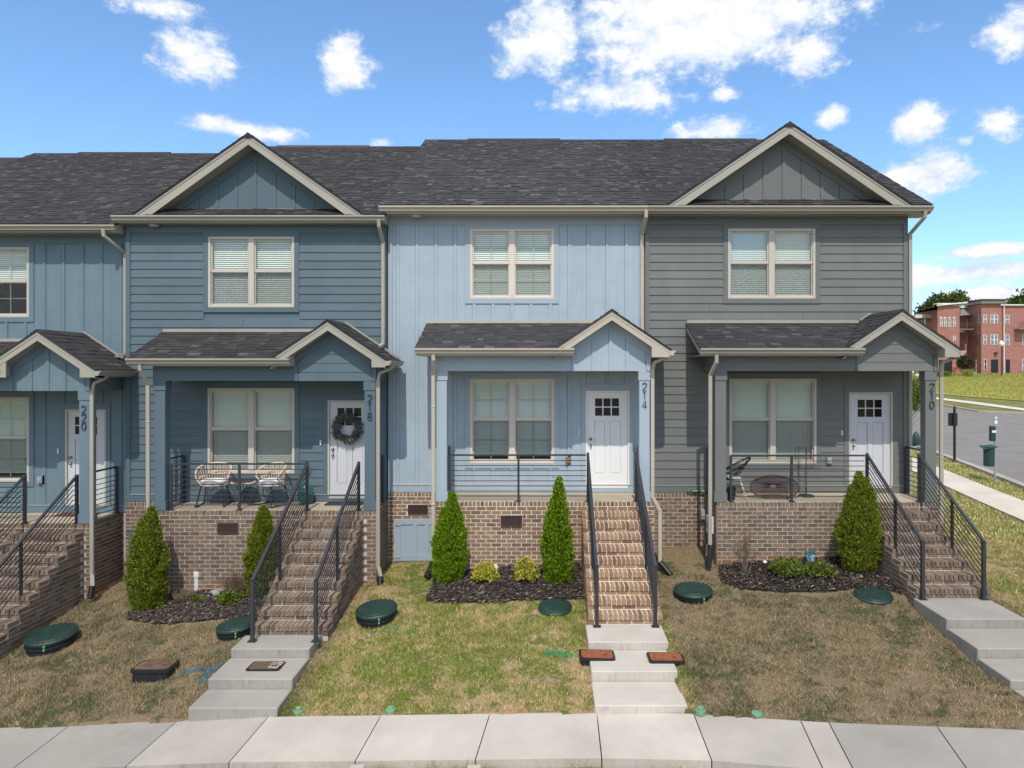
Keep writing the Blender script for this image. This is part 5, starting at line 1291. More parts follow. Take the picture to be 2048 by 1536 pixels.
# ================================================================== covers, boxes and pipes in the yards
def tilted(px, py): 
    g = onground(px, py); e = .3
    nx = -(float(G(g.x+e, g.y))-float(G(g.x-e, g.y)))/(2*e); ny = -(float(G(g.x, g.y+e))-float(G(g.x, g.y-e)))/(2*e)
    return g, nx, ny
def lid(label, px, py, wpx, up):
    g, nx, ny = tilted(px, py); r = wpx*g.y/F/2; t = thing('riser_cover', label, 'manhole cover', (g.x, g.y, g.z), 'round green pump chamber lids')
    def tilt(mb): mb.v = [(v[0]+0, v[1], v[2] - nx*.8*(v[0]-g.x) - ny*.8*(v[1]-g.y)) for v in mb.v]; return mb
    if up > .03: tilt(MB().lathe((g.x, g.y, g.z-.12), [(r*.9, 0), (r*.9, .12+up*.35), (r*.97, .12+up*.38), (r*.97, .12+up*.55), (r*.90, .12+up*.58), (r*.90, .12+up*.68), (r*.98, .12+up*.7), (r*.98, .12+up*.85)], 32)).build('riser_ring', M['black'], t)
    tilt(MB().lathe((g.x, g.y, g.z+up*.85-.01), [(r*.995, 0), (r, .03), (r*.95, .05), (r*.86, .055), (r*.84, .066), (r*.60, .078), (r*.25, .084), (.0, .085)], 40)).build('lid', M['greenlid'], t, bevel=0)
    m = MB()
    for i in range(24):
        a = i*math.pi/12; cx, cy = g.x+math.cos(a)*r*.91, g.y+math.sin(a)*r*.91; m.tube([(cx, cy, g.z+up*.85+.03), (cx, cy, g.z+up*.85+.055)], .012, 6)
    tilt(m).build('bolt', M['greenlid'], t)['kind'] = 'stuff'
    if up > .03:
        for dz_ in (.0, -.055):
            tilt(MB().box(g.x+r*.35-.012, g.x+r*.35+.012, g.y-r*1.0, g.y-r*.90, g.z+up*.8+dz_-.02, g.z+up*.8+dz_+.012)).build('paint_dab', M['sprayg'], t)
lid('green round lid on a black riser nearest the left photo edge', 103, 1290, 92, .20)
lid('green round lid half behind the steps of the slate blue house', 474, 1266, 78, .15)
lid('tall green round lid on a black riser by the pale blue house', 753, 1240, 82, .21)
lid('flush green round lid just below the middle mulch bed', 1110, 1217, 68, .015)
lid('green round lid with ribbed hose behind it, right of the middle steps', 1386, 1193, 78, .12)
lid('flush green round lid at the edge of the grey house bed', 1746, 1193, 74, .015)
def cap(label, px, py, dome):
    g = onground(px, py); t = thing('cleanout_cap', label, 'pipe cap', (g.x, g.y, g.z), 'pale green pipe caps along the footway'); r = .072
    MB().lathe((g.x, g.y, g.z-.03), [(r, 0), (r, .05), (r*.95, .058), (r*.1, .062)], 20).build('flange', M['greencap'], t)
    MB().lathe((g.x, g.y, g.z+.03), [(r*.6, 0), (r*.58, .01+dome), (r*.1, .014+dome)], 16).build('plug', M['greencap'], t)
cap('pale green pipe cap by the lowest slab of the left walk', 597, 1424, .03); cap('pale green pipe cap along the middle lawn edge', 781, 1422, .02)
cap('pale green pipe cap just right of the middle walk', 1401, 1423, .02); cap('tilted pale green pipe cap farther right along the footway', 1514, 1429, .0)
def mbox(label, ctr, w_, d, zt_, h, mat, yaw=0, tilt=0, scuff=False):
    x, y = ctr; t = thing('meter_box', label, 'meter box', (x, y, zt_-h), 'rectangular meter boxes')
    def rr(a, b, n=3, c=.045):
        pts = []
        for sx, sy, a0 in ((1, 1, 0), (-1, 1, 90), (-1, -1, 180), (1, -1, 270)):
            for i in range(n+1):
                q = R(a0+90*i/n); pts.append((x+sx*(a-c)+c*math.cos(q), y+sy*(b-c)+c*math.sin(q)))
        return pts
    def fin(mb):
        ca, sa = math.cos(yaw), math.sin(yaw)
        mb.v = [(x+(v[0]-x)*ca-(v[1]-y)*sa, y+(v[0]-x)*sa+(v[1]-y)*ca, v[2]+tilt*(v[0]-x)) for v in mb.v]; return mb
    fin(MB().prism_z(rr(w_/2-.02, d/2-.02), zt_-h, zt_-.03)).build('box_body', M['black'], t)
    fin(MB().prism_z(rr(w_/2, d/2), zt_-.045, zt_)).build('rim', M['black'], t)
    fin(MB().prism_z(rr(w_/2-.035, d/2-.035), zt_-.01, zt_+.008)).build('lid', mat, t)
    fin(MB().tube([(x+w_*.25, y-.02, zt_+.008), (x+w_*.25, y-.02, zt_+.0105)], .018, 10)).build('lid_keyhole', M['black'], t)
g = onground(294, 1366); mbox('tall black box with a brown lid standing out of the left lawn', (g.x+.02, g.y+.20), .60, .40, P(300, 1330, g.y+.2).z, .5, M['rust2'], 0, 0)
mbox('brown lid with cream scuffs set into the left walk', (-4.33, 11.02), .52, .34, 1.449, .12, M['rust2'])
m = MB()
random.seed(5)
for i in range(34):
    a, b = random.uniform(-4.26, -4.12), random.uniform(10.90, 11.14); m.box(a-.012, a+random.uniform(.01, .035), b-.006, b+.012, 1.456, 1.4585)
tag(m.build('paint_scuff', M['conc_w']), 'cream paint scuffs on the brown lid in the left walk', 'paint mark', kind='stuff')
mbox('rust red meter lid tilted over the left edge of the middle walk', (.80, 10.96), .55, .37, 1.652, .30, M['rust'], 0, -.03)
mbox('rust red meter lid over the right edge of the middle walk', (1.845, 10.86), .55, .36, 1.652, .30, M['rust'], 0, -.02)
m = MB(); m.box(-.0, .0, 0, 0, 0, 0)
def scribble(label, pts, mat, n, wd=.05):
    P_ = [onground(*p) for p in pts]; V_ = []; 
    for _ in range(n):
        i = random.randrange(len(P_)-1); q = P_[i].lerp(P_[i+1], random.random()); x, y = q.x+random.gauss(0, wd/2), q.y+random.gauss(0, wd/2)
        z = float(G(x, y)); a = random.uniform(0, 6.28); h = random.uniform(.02, .05); l = random.uniform(-.03, .03)
        V_ += [(x-.006*math.cos(a), y-.006*math.sin(a), z), (x+.006*math.cos(a), y+.006*math.sin(a), z), (x+l, y+l, z+h)]
    o = npmesh('paint_mark', np.array(V_), np.arange(len(V_)).reshape(-1, 3), mat); tag(o, label, 'paint mark', kind='stuff')
scribble('blue sprayed marks on the grass left of the left walk', [(362,1346),(405,1342),(432,1335),(442,1330),(420,1345),(398,1370)], M['sprayb'], 900, .045)
scribble('green sprayed arc on grass below the tall riser lid', [(772,1254),(795,1262),(830,1266)], M['sprayg'], 420, .05)
scribble('green sprayed patch at the left of the rust red lid', [(1093,1310),(1110,1306),(1148,1315)], M['sprayg'], 700, .07)
# pipes
g = onground(394, 1186); s = F/g.y; t = thing('pipe', 'white capped plastic pipe standing in the left mulch bed', 'pipe', g)
hh = P(394, 1143, g.y).z - g.z; MB().lathe((g.x, g.y, g.z-.1), [(.055, 0), (.055, .1+hh-.10)], 18).build('pipe_tube', M['white'], t, smooth=False); MB().lathe((g.x, g.y, g.z+hh-.11), [(.066, 0), (.068, .02), (.068, .09), (.062, .11), (.05, .115)], 18).build('cap', M['white'], t)
g = onground(1417, 1110); g.y -= 0; t = thing('pipe', 'grey capped pipe in the corner left of the grey porch', 'pipe', g)
MB().lathe((g.x, g.y, float(G(g.x, g.y))-.1), [(.045, 0), (.045, .3)], 16).build('pipe_tube', M['white'], t); MB().lathe((g.x, g.y, float(G(g.x, g.y))+.10), [(.060, 0), (.062, .1), (.055, .13), (.03, .14)], 16).build('cap', M['grey'], t)
g = onground(425, 1200); t = thing('barrel', 'small dark barrel lying in the mulch by the dead brush', 'barrel', g)
MB().tube([(g.x-.05, g.y+.05, g.z+.08), (g.x+.12, g.y+.25, g.z+.10)], .085, 16).build('barrel_body', M['grey'], t); MB().tube([(g.x-.052, g.y+.048, g.z+.08), (g.x-.045, g.y+.056, g.z+.08)], .07, 16).build('barrel_mouth', M['black'], t)
g = onground(988, 1148); MBs = MB(); MBs.lathe((g.x, g.y+.12, g.z-.02), [(.05, 0), (.085, .04), (.08, .13), (.05, .17), (.02, .18)], 9); tag(MBs.build('stone', M['white']), 'white stone behind the left yellow shrub', 'stone')
g = onground(1530, 1131); MBs = MB(); MBs.lathe((g.x, g.y, g.z), [(.03, 0), (.05, .03), (.045, .07), (.02, .10)], 7); tag(MBs.build('stone', M['cushion']), 'tiny pinkish stone in the mulch of the grey house', 'stone')
# wall boxes on the side return of the grey house porch
t = thing('electric_box', 'small grey electric box low on the brick recess wall', 'electric box', (3.35, 15.33, 2.9)); s = F/15.33
MB().box(3.335, 3.455, 15.25, 15.36, 2.84, 3.04).build('box_body', M['grey'], t, bevel=.01); MB().box(3.345, 3.445, 15.238, 15.2495, 2.89, 2.93).build('latch', M['galv'], t)
t = thing('electric_box', 'pale grey meter box on the side of the grey porch', 'electric box', (3.42, 14.8, 2.7))
MB().box(3.34, 3.447, 14.50, 14.72, 2.70, 3.05).build('box_body', M['white'], t, bevel=.01); MB().box(3.33, 3.3395, 14.56, 14.66, 2.80, 2.90).build('box_door', M['grey'], t)
t = thing('wall_box', 'narrow white box behind the downspout left of the blue porch', 'electric box', (-2.29, 15.3, 2.7)); MB().box(-2.345, -2.225, 15.30, 15.39, 2.68, 2.99).build('box_body', M['white'], t, bevel=.01)

# ================================================================== porch furniture
def rattan_chair(label, x, y, zf, yaw):
    t = thing('rattan_chair', label, 'chair', (x, y, zf), 'rattan chairs on the slate blue porch')
    sc_ = []; ca, sa = math.cos(yaw), math.sin(yaw)
    def T(p): return (x+p[0]*ca-p[1]*sa, y+p[0]*sa+p[1]*ca, zf+p[2])
    ring = [T((.27*math.cos(a), -.24*math.sin(a), .44)) for a in [i*math.pi/12 for i in range(24)]]
    MB().tube(ring, .015, 6, True).build('seat_frame', M['rattan'], t, smooth=True)
    def hoop(u): a = math.pi*(-.12+1.24*u); return T((.345*math.cos(a)*1.0, .27*math.sin(a)-.02, .60+.26*math.sin(math.pi*min(max(u, 0), 1))**.55))
    hp = [ring[12]]+[hoop(i/20) for i in range(20, -1, -1)] + [ring[0]]
    MB().tube(hp, .016, 6).build('backrest_frame', M['rattan'], t, smooth=True)
    mid = []
    for i in range(1, 20):
        u = i/20; a = math.pi*(-.05+1.1*u); top = Vector(hoop(u)); bot = Vector(T((.26*math.cos(a), .23*math.sin(a), .45))); mid.append(bot.lerp(top, .42))
        if i < 19:
            u2 = (i+1)/20; t2 = Vector(hoop(u2)); pk = top.lerp(t2, .5); b2 = Vector(T((.26*math.cos(math.pi*(-.05+1.1*u2)), .23*math.sin(math.pi*(-.05+1.1*u2)), .45)))
            if i % 2: MB().tube([bot, bot.lerp(top, .72), top.lerp(pk, .5)-Vector((0, 0, .02)), pk-Vector((0, 0, .004)), t2.lerp(pk, .5)-Vector((0, 0, .02)), b2.lerp(t2, .72), b2], .0075, 5).build('backrest_cane', M['rattan'], t)
    MB().tube(mid, .009, 5).build('middle_band', M['rattan'], t, smooth=True)
    c = [T((.25*math.cos(a), .22*math.sin(a), 0)) for a in [i*math.pi/10 for i in range(20)]]
    m = MB(); cc = T((0, 0, 0)); rings = [(.75, .455), (1.0, .48), (1.02, .51), (.9, .545), (.5, .555)]
    vs = [(cc[0]+(p[0]-cc[0])*f, cc[1]+(p[1]-cc[1])*f, zf+h) for f, h in rings for p in c]; fs = [(i*20+j, i*20+(j+1)%20, (i+1)*20+(j+1)%20, (i+1)*20+j) for i in range(4) for j in range(20)] + [tuple(80+j for j in range(20)), tuple(range(20))]
    m._add(vs, fs); m.build('cushion', M['cushion'], t, smooth=True)
    for sx in (-1, 1):
        for sy in (-1, 1): MB().tube([T((sx*.20, sy*.16, .43)), T((sx*.27, sy*.24, .04))], .014, 6).build('leg', M['black'], t)
        MB().tube([T((sx*.27, -.33, .05)), T((sx*.27, -.24, .018)), T((sx*.27, 0, .012)), T((sx*.27, .24, .018)), T((sx*.27, .33, .05))], .014, 6).build('rocker', M['black'], t)
rattan_chair('rattan rocking chair with white cushion at the left of the porch', -6.93, 14.86, 3.224, R(8))
rattan_chair('rattan rocking chair turned towards the little round table', -5.73, 14.86, 3.224, R(-28))
t = thing('side_table', 'small round table between the two rattan chairs', 'table', (-6.34, 14.92, 3.224))
MB().lathe((-6.34, 14.92, 3.67), [(.22, 0), (.245, .01), (.245, .03), (.22, .035)], 24).build('table_top', M['rattan'], t)
MB().lathe((-6.34, 14.92, 3.706), [(.215, 0), (.21, .004)], 24).build('glass_top', M['railn'], t)
for i in range(5):
    a = i*2*math.pi/5; MB().tube([(-6.34+.18*math.cos(a), 14.92+.18*math.sin(a), 3.67), (-6.34+.06*math.cos(a+1), 14.92+.06*math.sin(a+1), 3.45), (-6.34+.20*math.cos(a+2), 14.92+.20*math.sin(a+2), 3.225)], .008, 5).build('leg', M['black'], t)
t = thing('garden_stool', 'teal ceramic garden stool by the wreath door', 'stool', (-5.06, 15.02, 3.224))
MB().lathe((-5.06, 15.02, 3.224), [(.10, 0), (.13, .02), (.155, .12), (.16, .2), (.15, .30), (.12, .38), (.10, .40), (.0, .402)], 24).build('stool_body', M['ceramic'], t, smooth=True)
m = MB()
for zz in (.05, .35):
    for i in range(20): a = i*math.pi/10; m.lathe((-5.06+.15*math.cos(a), 15.02+.15*math.sin(a), 3.224+zz), [(.0, -.01), (.011, 0), (.0, .01)], 6)
m.build('stool_studs', M['ceramic'], t)['kind'] = 'stuff'
MBm = MB(); MBm.box(-4.62, -3.82, 14.82, 15.2, 3.224, 3.237); tag(MBm.build('door_mat', M['black']), 'dark door mat before the door with the wreath', 'door mat')
MBm = MB(); MBm.box(-10.4, -9.62, 14.95, 15.35, 2.964, 2.977); tag(MBm.build('door_mat', M['deadleaf']), 'tan door mat before the leftmost white door', 'door mat')
# wreath
t = thing('wreath', 'grey green leafy wreath hanging on the white door', 'wreath', (-4.255, 15.25, 4.82)); wc = np.array([-4.235, 15.235, 4.80])
n = 520; a = rng.uniform(0, 2*np.pi, n); rr = .245+rng.normal(0, .036, n); C = np.stack([wc[0]+rr*np.cos(a), wc[1]-rng.uniform(0, .06, n), wc[2]+rr*np.sin(a)], 1); O = np.stack([np.cos(a), -.4+0*a, np.sin(a)], 1)
leaves('wreath_leaves', t, C, O, .060, M['wreath'], k=9, spread=.018, upw=0, outw=1.0, jit=.55, aspect=.28)['kind'] = 'stuff'
MB().tube([(wc[0]+.235*math.cos(i*math.pi/12), wc[1]+.0, wc[2]+.235*math.sin(i*math.pi/12)) for i in range(24)], .032, 8, True).build('wreath_ring', M['bark'], t)
# grey porch: wicker chair, woven bowl, plant stand, pot, green tool
t = thing('wicker_chair', 'dark wicker scoop chair behind the left porch post', 'chair', (3.95, 14.85, 3.392)); m = MB()
cx, cy, cz = 3.90, 14.86, 3.80; rim = []
for i in range(24):
    a = i*math.pi/12; rim.append((cx+.38*math.cos(a), cy+.27*math.sin(a)-.03, cz+.02+.42*max(0, .5-.5*math.cos(a-math.pi*.80))**1.3))
MB().tube(rim, .018, 6, True).build('rim', M['black'], t, smooth=True)
for j in range(24):
    e = Vector(rim[j]); b = Vector((cx+.05*math.cos(j), cy+.04*math.sin(j), cz-.04)); m.tube([b, b.lerp(e, .5)-Vector((0, 0, .05)), e], .0045, 4)
for f in (.35, .5, .65, .8, .92): m.tube([Vector((cx, cy, cz-.04)).lerp(Vector(p), f)-Vector((0, 0, .10*f*(1-f)*2)) for p in rim], .0045, 4, True)
m.build('woven_seat', M['black'], t)['kind'] = 'stuff'
for dx, dy in ((-.2, -.12), (.2, -.16), (.28, .1), (-.25, .12)): MB().tube([(cx+dx*.7, cy+dy*.7, cz-.02), (cx+dx*1.25, cy+dy*1.4, 3.395)], .012, 6).build('leg', M['rattan'], t)
MB().box(cx-.10, cx+.16, cy-.18, cy+.06, cz+.0, cz+.035).build('cushion', M['cushion'], t, bevel=.012)
t = thing('woven_bowl', 'round brown woven basket seat leaning on its edge', 'basket', (4.78, 14.75, 3.392)); m = MB(); cx, cy, cz = 4.76, 14.72, 3.62
def bw(u, a): return (cx+.50*u*math.cos(a), cy+.10*(1-u*u)+.10*math.sin(a)*u, cz+.23*u*math.sin(a))
for i in range(44): a = i*math.pi/22; m.tube([bw(.15, a), bw(.5, a+.05), bw(.8, a), bw(1, a+.05)], .0055, 4)
for u in (.15, .24, .33, .42, .50, .58, .66, .74, .82, .9): m.tube([bw(u, i*math.pi/14) for i in range(28)], .0060, 4, True)
m.build('woven_seat', M['wick'] if 'wick' in M else M['ventm'], t)['kind'] = 'stuff'; MB().tube([bw(1, i*math.pi/16) for i in range(32)], .018, 6, True).build('rim', M['ventm'], t, smooth=True)
t = thing('plant_stand', 'thin metal plant stand with dry stems on a round foot', 'plant stand', (5.50, 14.95, 3.392)); x, y, z = 5.50, 14.95, 3.392
MB().lathe((x, y, z), [(.17, 0), (.17, .02), (.14, .035), (.02, .05)], 20).build('foot', M['railn'], t); MB().tube([(x, y, z+.04), (x, y, z+1.0)], .012, 6).build('pole', M['ventm'], t)
m = MB()
for zz in (z+.62, z+.80, z+1.02):
    pts = [(x-.20, y-.1, zz), (x+.12, y-.1, zz), (x+.12, y+.1, zz), (x-.20, y+.1, zz)]
    for i in range(4): m.tube([pts[i], pts[(i+1)%4]], .005, 4)
for p in ((x-.20, y-.1), (x+.12, y-.1), (x+.12, y+.1), (x-.20, y+.1)): m.tube([(*p, z+.62), (*p, z+1.02)], .005, 4)
m.build('wire_rack', M['ventm'], t)
for dx, hh in ((-.10, 1.48), (.02, 1.50), (-.03, 1.3)): MB().tube([(x-.02, y, z+.9), (x+dx*.5, y, z+1.2), (x+dx, y, z+hh)], .006, 4, r2=.012).build('dry_stem', M['bark'], t)
t = thing('plant_pot', 'black pot with a green handled tool behind the post', 'pot', (3.78, 14.62, 3.392)); MB().lathe((3.78, 14.60, 3.392), [(.12, 0), (.15, .26), (.14, .27), (.12, .22)], 18).build('pot_body', M['black'], t); MB().tube([(3.74, 14.60, 3.62), (3.76, 14.58, 3.72), (3.84, 14.58, 3.70)], .022, 6).build('green_handle', M['sprayg'], t)
t = thing('garden_tool', 'bright green handled tool lying on the brick ledge', 'tool', (3.25, 15.33, 3.41)); MB().tube([(3.06, 15.33, 3.415), (3.40, 15.31, 3.415)], .014, 8).build('tool_head', M['black'], t); MB().tube([(3.19, 15.318, 3.44), (3.31, 15.315, 3.44)], .018, 8).build('green_handle', M['sprayg'], t); MB().tube([(3.35, 15.30, 3.44), (3.44, 15.29, 3.44)], .018, 8).build('green_handle', M['sprayg'], t)
# face planter
g = onground(1623, 1131); x, y, z = g.x, g.y+.05, g.z; t = thing('face_planter', 'blue ceramic face planter with teal curls by the brick wall', 'planter', (x, y, z))
prof = [(.03, 0), (.06, .03), (.085, .10), (.095, .17), (.09, .22)]
MB().lathe((x, y, z), prof, 20).build('face', M['bluec'], t, smooth=True)
MB().prism_x([(y-.085, z+.17), (y-.125, z+.10), (y-.085, z+.095)], x-.012, x+.012).build('nose', M['bluec'], t)
for sx in (-1, 1): MB().lathe((x+sx*.036, y-.083, z+.152), [(.0, -.008), (.016, 0), (.0, .008)], 8).build('eye', M['signblue'], t); MB().tube([(x+sx*.015, y-.092, z+.178), (x+sx*.04, y-.09, z+.186), (x+sx*.065, y-.074, z+.178)], .006, 5).build('brow', M['bluec'], t)
MB().tube([(x-.022, y-.088, z+.062), (x, y-.094, z+.058), (x+.022, y-.088, z+.062)], .006, 5).build('mouth', M['signblue'], t)
m = MB()
for i in range(26):
    a = i*2.4; rr = .03+.065*((i*7)%10)/10; m.lathe((x+rr*1.25*math.cos(a), y+rr*1.1*math.sin(a)-.01, z+.225+.03*((i*3)%5)/5), [(.0, -.022), (.026, 0), (.0, .026)], 7)
m.build('curls', M['ceramic'], t)['kind'] = 'stuff'

# ================================================================== right hand side: footway, road, field, town building
def far(px, py, lo=14., hi=125.):
    p0 = None
    for D in np.linspace(lo, hi, 900):
        p = P(px, py, D)
        if p.z < float(G(p.x, p.y)): return p
    return P(px, py, hi)
def loft(name, A, B, mat, off, n=24, k=6, kind=None, thick=0):
    A = np.array([(p.x, p.y) for p in A]); B = np.array([(p.x, p.y) for p in B])
    def rs(Q):
        d = np.r_[0, np.cumsum(np.hypot(*np.diff(Q, axis=0).T))]; u = np.linspace(0, d[-1], n); return np.stack([np.interp(u, d, Q[:, 0]), np.interp(u, d, Q[:, 1])], 1)
    A, B = rs(A), rs(B); t = np.linspace(0, 1, k)[:, None, None]; Q = A*(1-t) + B*t
    xs, ys = Q[..., 0], Q[..., 1]; zs = G(xs, ys) + off
    if thick: zs[0] -= thick; zs[-1] -= thick; xs[0] = xs[1]; ys[0] = ys[1]; xs[-1] = xs[-2]; ys[-1] = ys[-2]
    o = gridmesh(name, xs, ys, zs, mat, smooth=not thick)
    if kind: o['kind'] = kind
    return o
V2 = lambda x, y: Vector((x, y, 0))
L_ = lambda y: 12.2 + (y-18)*.215
ssw = bpy.data.objects.new('side_walk', None); col.objects.link(ssw); ssw['kind'] = 'structure'; ORG['side_walk'] = Vector()
for i in range(26):
    a, b = 10.5+i*1.5, 10.5+(i+1)*1.5-.02
    vs = [(L_(a), a), (L_(a)+1.33, a), (L_(b)+1.33, b), (L_(b), b)]
    top = [(x, y, float(G(x, y))+.045) for x, y in vs]; MB().hexa(top, [(x, y, z-.2) for x, y, z in top]).build('slab', M['conc_far'], ssw)
near = [V2(14.9, 18), V2(15.5, 21)] + [far(2048, 972), far(1960, 938), far(1879.6, 908), far(1828.7, 890.6)]
e_ = near[-1]; near.append(V2(e_.x+3.5, e_.y+12)); near.append(V2(e_.x+5, e_.y+24))
farl = [V2(70, 40), far(2300, 838), far(2048, 829), far(1957, 825), far(1879, 811.5), far(1829, 806)]; q = farl[-1]; farl.append(V2(q.x-6, q.y+3)); farl.append(V2(q.x-14, q.y+5))
rd = loft('road', [V2(14.9, 8)] + near, [V2(60, 6)] + farl, M['asphalt'], .02, n=60, k=24, kind='structure')
def kerb(line, w_, h, flip, nm_='kerb'):
    m = MB()
    for a, b in zip(line[:-1], line[1:]):
        d = V2(b.x-a.x, b.y-a.y).normalized(); nrm = V2(-d.y, d.x)*w_*flip; N_ = max(1, int((b-a).length/2))
        for i in range(N_):
            p, q2 = a.lerp(b, i/N_), a.lerp(b, (i+1)/N_); zs = lambda v: float(G(v.x, v.y))
            pts = [p, q2, q2+nrm, p+nrm]; top = [(v.x, v.y, zs(v)+h) for v in pts]; m.hexa(top, [(x, y, z-.3) for x, y, z in top])
    o = m.build(nm_, M['kerb']); o['kind'] = 'structure'
kerb([V2(v.x, v.y) for v in [V2(14.9, 8)]+near], .28, .10, 1); kerb([V2(v.x, v.y) for v in farl], .28, .13, -1)
# far footway and meadow
A = [far(2300, 832), far(2048, 822), far(1957, 810), far(1879, 800), far(1800, 793)]; B = [far(2300, 826), far(2048, 817.5), far(1957, 805), far(1879, 796), far(1800, 789)]
loft('far_footway', A, B, M['conc_far'], .03, n=30, k=2, kind='structure')
A2 = [V2(190, 55), far(2300, 818), far(2048, 803), far(1957, 796), far(1879, 789), far(1790, 783), V2(20, 75)]; B2 = [V2(190, 108), V2(120, 112), V2(90, 112), V2(75, 112), V2(60, 112), V2(40, 114), V2(10, 114)]
loft('meadow', A2, B2, M['field'], .04, n=60, k=30, kind='structure')
n = 60000; x = rng.uniform(40, 92, n); y = 52 + 60*rng.random(n)**.8; AA = np.array([(p.x, p.y) for p in A2]); o_ = AA[:, 0].argsort(); lim = np.interp(x, AA[o_, 0], AA[o_, 1]); k_ = y > lim+.3; x, y = x[k_], y[k_]; n = len(x)
z = G(x, y)+.02; h = rng.uniform(.06, .28, n); a = rng.uniform(0, 6.28, n); w_ = .04
vv = np.stack([np.stack([x-w_*np.cos(a), y-w_*np.sin(a), z], 1), np.stack([x+w_*np.cos(a), y+w_*np.sin(a), z], 1), np.stack([x+h*.4*np.cos(a*3), y, z+h], 1)], 1).reshape(-1, 3)
M['fieldb'] = leafmat('meadow grass heads', (.19,.22,.04), (.36,.35,.08), (.55,.48,.17), .3)
tag(npmesh('meadow_grass', vv, np.arange(3*n).reshape(-1, 3), M['fieldb'], fattrs={'rnd': rng.random(n)}), 'tall yellow green grass of the open field', 'grass', kind='stuff')
rd_near = np.array([(p.x, p.y) for p in near]); 
n = 130000; x = rng.uniform(8, 24, n); y = rng.uniform(15.5, 40, n); rx = np.interp(y, rd_near[:, 1], rd_near[:, 0]); LL = 12.2+(y-18)*.215
k_ = (x < rx-.1) & ((x < LL-.02) | (x > LL+1.36)); x, y = x[k_], y[k_]; n = len(x); z = G(x, y)-.01; h = rng.uniform(.03, .09, n); a = rng.uniform(0, 6.28, n); w_ = .010
vv = np.stack([np.stack([x-w_*np.cos(a), y-w_*np.sin(a), z], 1), np.stack([x+w_*np.cos(a), y+w_*np.sin(a), z], 1), np.stack([x+h*.5*np.cos(a*3), y+h*.3, z+h], 1)], 1).reshape(-1, 3)
tag(npmesh('grass', vv, np.arange(3*n).reshape(-1, 3), M['blade'], attrs={'dry': np.zeros(3*n)}, fattrs={'rnd': rng.random(n)}), 'green verge grass between the side walk and the road', 'grass', kind='stuff')

# sign seen from behind, waste station
g = far(1909, 925); s = F/g.y; t = thing('street_sign', 'black sign post at the road seen from behind', 'sign', g)
zt_ = P(1909, 812, g.y).z; MB().tube([(g.x, g.y, g.z-.1), (g.x, g.y, zt_-.12)], .055, 10).build('pole', M['black'], t)
MB().lathe((g.x, g.y, zt_-.16), [(.05, 0), (.075, .03), (.04, .06), (.06, .11), (.03, .15), (.0, .17)], 12).build('finial', M['black'], t, smooth=True)
a, b = P(1898, 852, g.y), P(1917, 826, g.y); MB().box(a.x, b.x, g.y+.06, g.y+.08, a.z, b.z).build('sign_plate', M['black'], t, bevel=.01); MB().lathe((g.x, g.y, g.z), [(.10, 0), (.09, .06), (.06, .1)], 12).build('base_collar', M['black'], t)
g = far(1990, 962); t = thing('waste_station', 'green dog waste station with bin on a metal post', 'waste bin', g); Q = lambda px, py: P(px, py, g.y)
MB().box(g.x-.035, g.x+.035, g.y-.02, g.y+.02, g.z-.1, Q(1990, 850).z).build('post', M['galv'], t)
a, b = Q(1986, 853), Q(1994, 830); MB().box(a.x, b.x, g.y-.045, g.y-.025, a.z, b.z).build('sign_plate', M['galv'], t); MB().box(a.x+.02, b.x-.02, g.y-.056, g.y-.051, a.z+.10, a.z+.22).build('sign_print', M['signwhite'], t); MB().box(a.x+.03, b.x-.03, g.y-.056, g.y-.051, a.z+.28, a.z+.34).build('sign_print', M['signwhite'], t)
a, b = Q(1980, 882), Q(1993, 852); MB().box(a.x, b.x-.05, g.y-.06, g.y+.08, a.z, b.z).build('bag_dispenser', M['stationgreen'], t, bevel=.02); MB().box(a.x+.03, b.x-.05, g.y-.068, g.y-.0605, a.z+.30, a.z+.38).build('dispenser_label', M['signwhite'], t)
a, b = Q(1968, 932), Q(1988, 893); xc = (a.x+b.x)/2; r_ = (b.x-a.x)/2
MB().lathe((xc, g.y+.0, a.z), [(r_*.93, 0), (r_, .03), (r_, b.z-a.z)], 20).build('bin', M['stationgreen'], t, smooth=False)
MB().hexa([(xc-r_*1.6, g.y-.2, b.z-.06), (xc+r_*1.0, g.y-.2, b.z+.02), (xc+r_*1.0, g.y+.2, b.z+.05), (xc-r_*1.3, g.y+.2, b.z+.02)], [(xc-r_*1.6, g.y-.2, b.z-.09), (xc+r_*1.0, g.y-.2, b.z-.01), (xc+r_*1.0, g.y+.2, b.z+.02), (xc-r_*1.3, g.y+.2, b.z-.01)]).build('bin_lid', M['stationgreen'], t)
def crown(parent, c, rx, ry, rz, n, size, mat, k=6, seed=0, lumps=7):
    r_ = np.random.default_rng(seed); C = []; O = []
    for _ in range(lumps):
        v = r_.normal(0, 1, 3); v /= np.linalg.norm(v); q = np.array(c) + v*np.array([rx, ry, rz])*.55*r_.uniform(.6, 1.1); f = r_.uniform(.38, .60)
        m = n//lumps; d = r_.normal(0, 1, (m, 3)); d /= np.linalg.norm(d, axis=1, keepdims=True); C.append(q + d*np.array([rx, ry, rz])*f*r_.uniform(.6, 1.05, (m, 1))); O.append(d)
    o = leaves('crown', parent, np.concatenate(C), np.concatenate(O), size, mat, k=k, spread=size*.8, upw=.3, outw=.6, jit=.6, aspect=.6); o['kind'] = 'stuff'
    return o
g = far(1819, 893); t = thing('young_tree', 'young light green street tree seen through the grey porch', 'tree', g); c = P(1829, 790, g.y)
MB().tube([(g.x, g.y, g.z-.1), (g.x+.02, g.y, (g.z+c.z)/2), (c.x-.1, g.y, c.z)], .045, 8, r2=.02).build('trunk', M['bark'], t)
m = MB()
